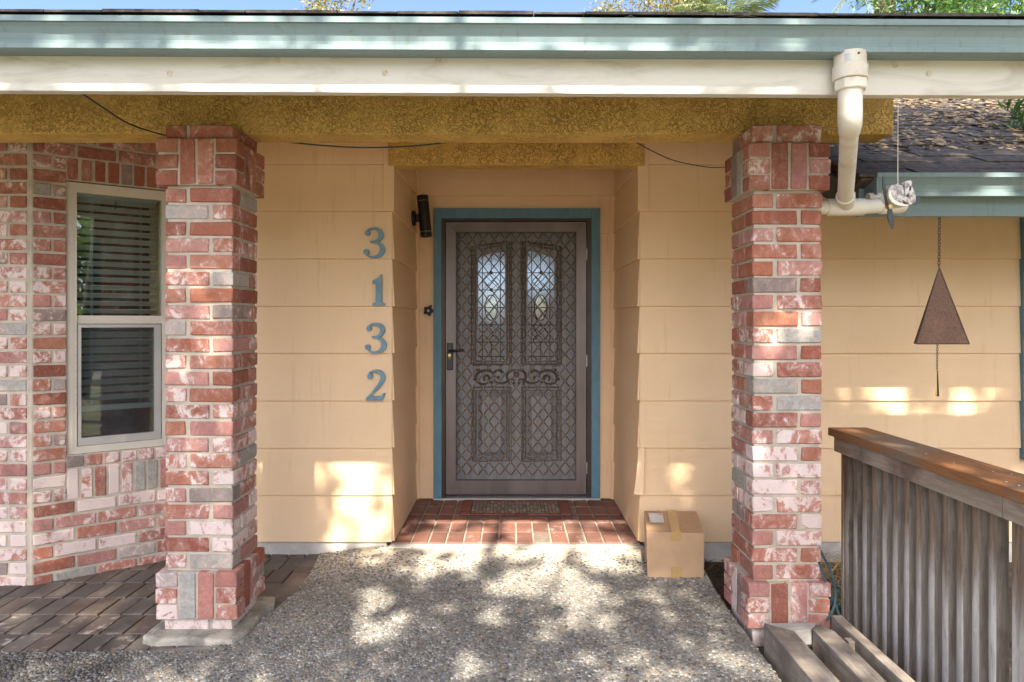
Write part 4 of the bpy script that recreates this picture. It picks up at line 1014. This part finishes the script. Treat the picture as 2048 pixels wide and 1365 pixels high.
# ------------------------------------------------------------------ railing
rl = thing('wood_railing', 'weathered wooden railing with orange-brown cap board at the right', 'railing', (1.6, 2.5, GZ))
RXa, RXb, cz1 = 1.545, 1.735, EYE - 210*3.4/F
yE = 3.40; yN = .75
MB().box(RXa, RXb, yN, yE, cz1-.038, cz1).build('cap_board', 'cap_wood', rl, bevel=.004)
MB().box(RXa+.02, RXa+.058, 2.222, yE-.02, cz1-.112, cz1-.0385).build('nailer', 'grey_board', rl, bevel=.003)
MB().box(RXa+.02, RXa+.058, yN, 2.218, cz1-.112, cz1-.0385).build('nailer', 'grey_board', rl, bevel=.003)
MB().box(RXb-.06, RXb-.02, yN, yE-.02, cz1-.112, cz1-.0385).build('nailer', 'grey_board', rl, bevel=.003)
def slat(y):
    a, b_ = RXa+.060, RXa+.112; n = 7; hw_ = .0235
    m = MB(); prof = [(a+.012, y+hw_), (a+.002, y+hw_*.55), (a, y-hw_*.2), (a+.006, y-hw_*.8), (a+.018, y-hw_), (b_-.012, y-hw_), (b_, y-hw_*.6), (b_, y+hw_*.7), (b_-.01, y+hw_)]
    m.prism(prof, GZ-.02, cz1-.0385, 'z'); o = m.build('slat', 'slat_wood', rl, smooth=True); o.data.materials.append(MAT['slat_shaded'])
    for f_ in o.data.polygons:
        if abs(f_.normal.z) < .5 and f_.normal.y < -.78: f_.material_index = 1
y = 3.345
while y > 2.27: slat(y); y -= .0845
for yy in (2.19, .80): MB().box(RXa+.061, RXa+.150, yy-.045, yy+.045, GZ-.02, cz1-.0385).build('post', 'slat_wood', rl, bevel=.004)
y = 2.09
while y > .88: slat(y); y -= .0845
MB().box(RXa+.0590, RXa+.125, 3.368, 3.386, GZ-.02, cz1-.0385).build('end_board', 'slat_wood', rl)
for k in range(9):
    yy = random.uniform(2.05, 2.75); xx = RXa + random.uniform(.03, .16)
    MB().lathe([(0,0),(.004,0),(.003,.0008),(0,.001)], (xx, yy, cz1-.0002), (0,0,1), 7).build('paint_fleck', 'paper', rl)

# timber planter edging
tf = thing('timber_edging', 'grey timbers framing an empty planting bed beside the walkway', 'timber frame', (1.27, 2.6, GZ))
m = MB(); ztm = .100
m.prism([(1.085, 1.6), (1.185, 1.6), (1.190, 3.0-.07), (1.09, 3.01)], GZ-.05, ztm, 'z'); m.build('timber', 'timber', tf, bevel=.005)
m = MB(); m.prism([(1.262, 1.6), (1.352, 1.6), (1.36, 2.93), (1.325, 3.0), (1.275, 2.95)], GZ-.05, ztm, 'z'); m.build('timber', 'timber', tf, bevel=.005)
m = MB(); m.prism([(1.405, 1.6), (1.452, 1.6), (1.457, 3.075), (1.412, 3.075)], GZ-.05, ztm+.005, 'z'); m.build('timber', 'timber', tf, bevel=.004)
m = MB(); m.prism([(1.096, 3.012), (1.192, 2.934), (1.272, 2.955), (1.318, 3.005), (1.316, 3.02)], .03, ztm-.004, 'z'); m.build('crosspiece', 'timber_pale', tf, bevel=.003)
MB().box(1.385, 1.425, 2.86, 2.90, GZ, .085).build('stake', 'timber', tf, bevel=.003)

# ------------------------------------------------------------------ cables and litter beside the right pillar
def loop_cord(base, R_, n, r, label):
    pts = [base + Vector((R_*math.cos(t)*(1+.12*math.sin(3*t)), R_*.75*math.sin(t)*(1+.1*math.cos(2.3*t)), .012 + .012*(t/6.28) + .01*math.sin(2*t))) for t in np.linspace(0, 6.28*n, 26*n)]
    return pts
cord([W(1636, 1092, 3.14), W(1650, 1120, 3.12), W(1664, 1150, 3.10), W(1671, 1185, 3.09), W(1668, 1215, 3.08), W(1654, 1242, 3.06)], .0055, 'blue-green cable looping down the side of the right pillar', 'hose', 'cable')
cord([W(1637, 1124, 3.13), W(1650, 1160, 3.11), W(1662, 1190, 3.10), W(1674, 1218, 3.10), W(1682, 1246, 3.09)], .0055, 'straight blue-green cable crossing behind the looped one', 'hose', 'cable')
o = MB().tube(loop_cord(Vector((1.66, 3.62, GZ+.012)), .17, 3, .006, ''), .0055, 6).build('cable_coil', 'hose', smooth=True); tag(o, 'loose coil of pale blue cable on the ground behind the railing', 'cable')
def blades(name, mat, region, N, L, wdt, zbase, label, cat, zr=.05, flat=False):
    x0, x1, y0, y1 = region; P_ = np.stack([rng.uniform(x0, x1, N), rng.uniform(y0, y1, N), zbase + rng.uniform(0, zr, N)], 1)
    th = rng.uniform(0, 6.28, N); ph = rng.uniform(-.35, .35, N) if not flat else rng.uniform(-.2, .2, N)
    a = np.stack([np.cos(th)*np.cos(ph), np.sin(th)*np.cos(ph), np.sin(ph)], 1); b_ = np.stack([-np.sin(th), np.cos(th), rng.uniform(-.6, .6, N)], 1)
    Ls = rng.uniform(.5, 1.2, N)[:,None]*L; Wd = rng.uniform(.6, 1.3, N)[:,None]*wdt
    vs = np.stack([P_-a*Ls/2, P_-a*Ls*.05+b_*Wd/2, P_+a*Ls/2, P_-a*Ls*.05-b_*Wd/2], 1).reshape(-1, 3)
    o = npmesh(name, vs, np.arange(N*4).reshape(-1, 4), mat, None, 'stuff'); tag(o, label, cat); return o
blades('straw', 'straw', (1.40, 2.1, 3.5, 4.15), 900, .22, .004, GZ+.02, 'dry straw heaped on the soil between pillar and railing', 'straw', .10)
blades('wood_mulch', 'mulch', (1.06, 1.45, 3.42, 4.2), 1500, .035, .012, GZ+.012, 'dark bark mulch between the walkway and the right pillar', 'mulch', .03)
blades('planter_litter', 'straw', (1.19, 1.42, 2.2, 2.95), 500, .05, .005, GZ+.012, 'dead grass and litter inside the timber edging', 'litter', .02)
# leaves lying on the lower roof
N = 13000; yy = 3.45 + rng.beta(1.1, 1.6, N)*4.4; xx = 1.75 + rng.random(N)*(yy*.6 + .4)
keep = rng.random(N) < np.clip((yy-3.58)/.45, 0.02, 1)*np.where(np.sin(yy*7+xx*2.2)+np.sin(xx*4.1) > -.5, 1, .3); xx, yy = xx[keep], yy[keep]; N = len(xx)
zz = 2.074 + SL*(yy-3.235) + .018 + rng.uniform(.0, .02, N)
P_ = np.stack([xx, yy, zz], 1); th = rng.uniform(0, 6.28, N); tl = rng.uniform(-.3, .3, N)
a = np.stack([np.cos(th), np.sin(th)*cs, np.sin(th)*SL*cs+tl*.4], 1); b_ = np.stack([-np.sin(th), np.cos(th)*cs, np.cos(th)*SL*cs+rng.uniform(-.7,.7,N)], 1)
L = rng.uniform(.035, .075, N)[:,None]; Wd = L*rng.uniform(.22, .4, N)[:,None]
vs = np.stack([P_-a*L/2, P_+b_*Wd/2, P_+a*L/2, P_-b_*Wd/2], 1).reshape(-1, 3)
o = npmesh('leaf_litter', vs, np.arange(N*4).reshape(-1, 4), 'dry_leaf', None, 'stuff'); tag(o, 'dry brown leaves lying over the lower roof shingles', 'leaves')
# a few dry leaves on the paving and gutter
for (px, py, lb) in ((196,1228,'small dry yellow leaf on the grey pavers in front of the bay'),(272,1262,'small dry yellow leaf on the pavers near the left pillar foot'),(228,1340,'small dry yellow leaf on the dark pebbles at the lower left'),(610,1303,'small dry leaf on the walkway right of the concrete pad'),(1000,1345,'small dry leaf at the bottom middle of the walkway')):
    d = 1.4*F/(py-645); pp = W(px, py, d); a = random.uniform(0, 6.28); z = max(wz(pp.x, pp.y), -.008)+.008
    m = MB(Matrix.Translation((pp.x, pp.y, z)) @ Matrix.Rotation(a, 4, 'Z')); m.add([(-.02,0,.002), (-.004,.0045,.004), (.02,0,.003), (-.004,-.0045,.006)], [(0,1,2), (0,2,3)])
    o = m.build('fallen_leaf', 'leaf_yellow'); tag(o, lb, 'leaf', 'fallen leaves on the paving')
for (px, w_, dz, lb) in ((1490, .13, .0, 'long twig on the gutter lip above the right pillar'), (1640, .11, .006, 'curved twig on the gutter lip just left of the drainpipe'), (1260, .05, .0, 'short twig on the gutter lip right of centre'), (1790, .12, .03, 'upturned twig on the gutter lip right of the drainpipe')):
    p0 = W(px, 39, 2.42); m = MB(); m.tube([p0+Vector((-w_/2, 0, .004)), p0+Vector((0, -.012, .008+dz*.5)), p0+Vector((w_/2, 0, .003+dz))], [.001, .003, .0015], 5)
    o = m.build('twig', 'bark'); tag(o, lb, 'twig', 'twigs on the gutter')

# ------------------------------------------------------------------ trees
def leaf_mesh(name, P_, L, ratio, mat, parent, droop=0., seed=0):
    r = np.random.default_rng(seed); N = len(P_)
    a = r.normal(size=(N, 3)); a[:,2] -= droop; a /= np.linalg.norm(a, axis=1)[:,None]
    b_ = np.cross(a, r.normal(size=(N, 3))); b_ /= np.linalg.norm(b_, axis=1)[:,None]
    Ls = L*r.uniform(.65, 1.25, N)[:,None]; Wd = Ls*ratio*r.uniform(.8, 1.2, N)[:,None]; nn = np.cross(a, b_)*Wd*.12
    vs = np.stack([P_-a*Ls/2, P_-a*Ls*.05+b_*Wd/2+nn, P_+a*Ls/2, P_-a*Ls*.05-b_*Wd/2+nn], 1).reshape(-1, 3)
    return npmesh(name, vs, np.arange(N*4).reshape(-1, 4), mat, parent)
def crown_points(c, rad, N, clumps, cr, seed):
    r = np.random.default_rng(seed); q = r.normal(size=(clumps, 3)); q /= np.linalg.norm(q, axis=1)[:,None]; q *= (r.random(clumps)[:,None])**.4
    cl = np.array(c) + q*np.array(rad)
    i = r.integers(0, clumps, N); g = r.normal(size=(N, 3)); g /= np.linalg.norm(g, axis=1)[:,None]; g *= (r.random(N)[:,None])**.45*cr
    g[:,2] *= .65
    return cl[i] + g, cl
def tree(name, label, base, c, rad, N, clumps, cr, L, ratio, mat, seed, carve=None, group=None, droop=.2, trunk_r=.16):
    t = thing(name, label, 'tree', base, group); P_, cl = crown_points(c, rad, N, clumps, cr, seed)
    if carve is not None:
        S_ = np.array(sdir); keep = np.ones(len(P_), bool)
        rr_ = np.random.default_rng(99); ax_ = np.array([1., 0, 0]); ax_ -= S_*(ax_@S_); ax_ /= np.linalg.norm(ax_); bx_ = np.cross(S_, ax_); jit_ = np.random.default_rng(seed).uniform(.82, 1.12, len(P_))
        for o_, r_ in carve:      # a gap, with a few sprays of leaves left hanging across it
            dlt = P_ - np.array(o_); d = dlt - (dlt@S_)[:,None]*S_; hole = np.linalg.norm(d, axis=1) < r_*jit_
            for k in range(3 if r_ > .05 else 1):
                ph, rad_ = rr_.uniform(0, 6.28), rr_.uniform(.3, 1.0)*r_; off = (ax_*math.cos(ph) + bx_*math.sin(ph))*rad_
                e_ = d - off; e_ = np.stack([e_@ax_, (e_@bx_)*rr_.uniform(.6, 1.7)], 1); hole &= np.linalg.norm(e_, axis=1) > r_*rr_.uniform(.16, .36)
            keep &= ~hole
        P_ = P_[keep]
    leaf_mesh('crown', P_, L, ratio, mat, t, droop, seed)
    r = random.Random(seed); b_ = Vector(base); top = Vector(c) if carve is None else Vector(c) + Vector((0, -1.7, -1.4)); mid = b_.lerp(top, .5) + Vector((r.uniform(-.2,.2), r.uniform(-.2,.2), 0))
    MB().tube([b_, b_.lerp(mid, .5)+Vector((.05,0,0)), mid, mid.lerp(top, .6), top], [trunk_r*1.25, trunk_r, trunk_r*.85, trunk_r*.5, trunk_r*.15], 9).build('trunk', 'bark', t, smooth=True)
    for k in range(min(9, clumps)):
        e = Vector(cl[r.randrange(clumps)]); s = mid.lerp(top, r.uniform(0, .6)) if carve is None else top; m_ = s.lerp(e, .5)+Vector((0,0,-.1))
        if carve is None or True: MB().tube([s, m_, e], [trunk_r*.3, trunk_r*.2, trunk_r*.06] if carve is None else [.035, .022, .008], 6).build('limb', 'bark', t, smooth=True)
    return t
# gaps in the crowns: where the photograph shows sun reaching the place
sun = []
def gnd(px, py, r, z=.0): d = (EYE-z)*F/(py-645); sun.append((W(px, py, d), r*d/F))
for zx, zy, r in ((490,290,80),(545,390,85),(700,170,60),(830,150,95),(805,330,38),(1000,250,58),(1000,350,60),(1130,200,90),(1250,220,105),(1330,290,120),(1190,405,55),(1380,350,80),(1480,110,110),(1320,110,110),(1150,90,95),(960,80,80),(820,80,80),(1640,280,48),(1670,335,35),(1770,455,26),(1640,560,75),(1780,610,28),(1990,540,55),(870,560,66),(1500,600,55),(530,120,48),(400,75,45),(190,225,24),(1900,500,20),(1420,260,60)):
    gnd(zx/2.048+500, zy/2.048+1060, r/2.048*1.45)
for px, py, r in ((860,1070,30),(905,1045,34),(960,1068,38),(1010,1045,36),(1060,1072,40),(1100,1050,46),(1150,1060,50),(1190,1045,30),(1225,1078,16),(1240,1042,14)): gnd(px, py, r*1.3, .06)
for px, py, r in ((690,950,38),(740,940,42),(760,985,36),(700,1000,30),(735,1035,48),(665,925,24),(528,925,12),(1360,945,30),(1376,990,16),(1338,935,18),(1765,775,34),(1795,800,38),(1785,825,34),(1815,830,38),(1840,850,40),(1800,870,30),(1925,820,40),(1905,840,30),(1945,835,38),(1960,790,28),(1915,775,20),(1985,780,20),(1975,815,20),(1652,1030,9)): 
    for k in range(6 if r > 13 else 1):
        a_, q_ = random.uniform(0, 6.28), r*math.sqrt(random.random())*(.85 if r > 13 else 0); sun.append((W(px+q_*math.cos(a_), py+q_*math.sin(a_), WY-.01), r*(random.uniform(.24, .44) if r > 13 else 1)*WY/F))
for x0, x1 in ((118,165),(190,275),(385,420),(445,610),(650,705),(780,925),(985,1080),(1135,1290),(1360,1395),(1410,1450),(1515,1600)):
    k = max(1, int((x1-x0)/28))
    for i in range(k+1): px = x0+(x1-x0)*i/k; sun.append((W(px, 168, FY), 15*FY/F))
for x0, x1 in ((80,165),(350,385),(412,520),(520,610),(665,760),(860,935),(940,1010),(1240,1300),(1425,1500),(1530,1610),(1700,1720)):
    k = max(1, int((x1-x0)/26))
    for i in range(k+1): px = x0+(x1-x0)*i/k; sun.append((W(px, 75, 2.44), 14*2.44/F))
for px, py, r in ((1600,652,34),(1540,690,30),(1570,625,22),(1530,730,18),(400,590,14),(420,690,22),(370,720,14)): sun.append((W(px, py, PY0), r*PY0/F))
for px, py, d, r in ((1995,366,3.21,34),(1965,424,3.31,26),(1940,425,3.31,14),(1920,315,3.6,22),(2010,310,3.7,30),(1700,860,3.3,20),(1790,880,2.9,26),(1900,940,2.5,26),(1640,1340,2.55,14),(1800,400,2.56,8)): sun.append((W(px, py, d), r*d/F))
for k in range(60):      # further chance gaps beyond the picture's edges
    sun.append((Vector((random.uniform(-4.5, 4.5), random.uniform(-1.5, 2.3), 0)), random.uniform(.05, .22)))
def up(t, x, y, z): return Vector((x, y, z)) + sdir*t
for i, (x, rad, sd_) in enumerate(((-3.3, (2.1,2.4,1.9), 3), (-.4, (2.3,2.5,2.0), 4), (2.6, (2.1,2.4,2.0), 5), (5.2, (1.8,2.2,1.9), 6))):
    cc = up(7.6, x, 2.6 + .2*(i % 2) + (.5 if i > 1 else 0), 1.9 + (.5 if i > 1 else 0))
    lab = ['leafy shade tree standing in the front yard, leftmost of four', 'leafy shade tree standing straight behind the viewer', 'leafy shade tree standing in the front yard, third from the left', 'leafy shade tree standing in the front yard, rightmost of four'][i]
    tree('shade_tree', lab, (cc.x + (.9 if i == 1 else .1), cc.y-2.4, GZ), tuple(cc), rad, 21000, 75, .8, .11, .6, 'leaf_green', sd_, sun, 'shade trees in the front yard')
# low shrubs and far trees across the road, mirrored in the glass
def shrub(label, c, rad, N, L, mat, seed):
    t = thing('shrub', label, 'shrub', (c[0], c[1], GZ), 'shrubs in the front yard'); P_, cl = crown_points(c, rad, N, 16, min(rad)*.5, seed)
    leaf_mesh('foliage', P_, L, .3, mat, t, -.3, seed)
    for k in range(5): MB().tube([(c[0], c[1], GZ), tuple(cl[k])], [.02, .006], 5).build('stem', 'bark', t)
shrub('bright green shrub at the right of the front yard', (8.3, -7.7, 1.35), (.95, .95, .85), 5500, .17, 'leaf_lime', 11)
shrub('big dark shrub beyond the bright green one', (14.0, -13.2, 4.2), (4.6, 4.4, 4.6), 13000, .45, 'leaf_green', 12)
for i, (x, y, s, lab) in enumerate(((13, -22, 3.4, 'far round tree across the road, to the right'), (6.5, -27, 3.2, 'far round tree across the road, near the middle'), (-12, -26, 4.0, 'far round tree across the road, to the left'), (20, -14, 4, 'far round tree across the road, at the right end'))):
    tree('street_tree', lab, (x, y, GZ), (x, y, 2.9*s/3), (s, s, s*.62), 3500, 26, s*.42, .34, .6, 'leaf_green', 20+i, None, 'trees across the road', trunk_r=.2)
# trees behind the house
tree('roof_tree', 'sparse yellowing treetop showing above the eave at left of centre', (-4.3, 15, GZ), tuple(W(670, 35, 15)), (.95, .8, .75), 2100, 12, .50, .11, .34, 'leaf_yellow', 31, None, None, .4, .14)
tree('roof_tree', 'dense green tree rising behind the roof at the right', (8.0, 11.5, GZ), tuple(W(1930, 35, 11)), (2.0, 1.2, 1.0), 9500, 34, .62, .12, .30, 'leaf_fresh', 32, None, None, .5, .18)
tree('roof_tree', 'olive-green bushy tree behind the palm fronds', (3.0, 19, GZ), tuple(W(1290, 40, 18)), (1.7, 1.0, .75), 4200, 22, .55, .13, .3, 'leaf_yellow', 34, None, None, .4, .16)
tree('overhanging_tree', 'fine-leaved green branch hanging over the lower roof at the right edge', (7.4, 5.2, GZ), tuple(W(2080, 222, 4.2)), (.26, .35, .13), 1500, 12, .16, .075, .22, 'leaf_fresh', 33, None, None, .8, .09)
def palm(c, base, label, seed, nf=34, L=1.5):
    r = random.Random(seed); t = thing('palm_tree', label, 'palm tree', base); c = Vector(c)
    MB().tube([base, Vector(base).lerp(c, .5)+Vector((.1, 0, 0)), c], [.26, .20, .17], 10).build('trunk', 'bark', t, smooth=True)
    for k in range(nf):
        az = r.uniform(0, 6.28); el = r.uniform(-.7, 1.35); dirv = Vector((math.cos(az)*math.cos(el), math.sin(az)*math.cos(el), math.sin(el)))
        m = MB(); pts = []; n = 9; LL = L*r.uniform(.8, 1.15)
        for i in range(n): q_ = i/(n-1); pts.append(c + dirv*LL*q_ + Vector((0, 0, -.55*LL*q_*q_)))
        m.tube(pts, [.014*(1-.8*i/(n-1)) for i in range(n)], 4)
        side = dirv.cross(Vector((0,0,1))); side = side.normalized() if side.length > .05 else Vector((1,0,0))
        for i in range(2, n*5):
            q_ = i/(n*5); f_ = q_*(n-1); j = min(int(f_), n-2); p = pts[j].lerp(pts[j+1], f_-j); tn = (pts[j+1]-pts[j]).normalized()
            for s in (-1, 1):
                ll = .42*math.sin(math.pi*min(1, .18+q_*.8))*LL/1.4; dd = (side*s*.8 + tn*.75 + Vector((0,0,-.35+r.uniform(-.15,.15)))).normalized(); wv_ = tn*.012
                e = p + dd*ll + Vector((0,0,-.12*ll)); mid_ = p + dd*ll*.5
                m.add([p, mid_+wv_, e, mid_-wv_], [(0,1,2,3)])
        m.build('frond', 'leaf_palm', t)
palm(W(1450, 62, 13.5), (4.2, 13.5, GZ), 'pale green palm with fanned fronds rising behind the roof', 41)
palm(W(1765, -75, 12.5), (7.0, 12.8, GZ), 'palm whose hanging leaf tips show left of the dense green tree', 42, 22, 1.25)
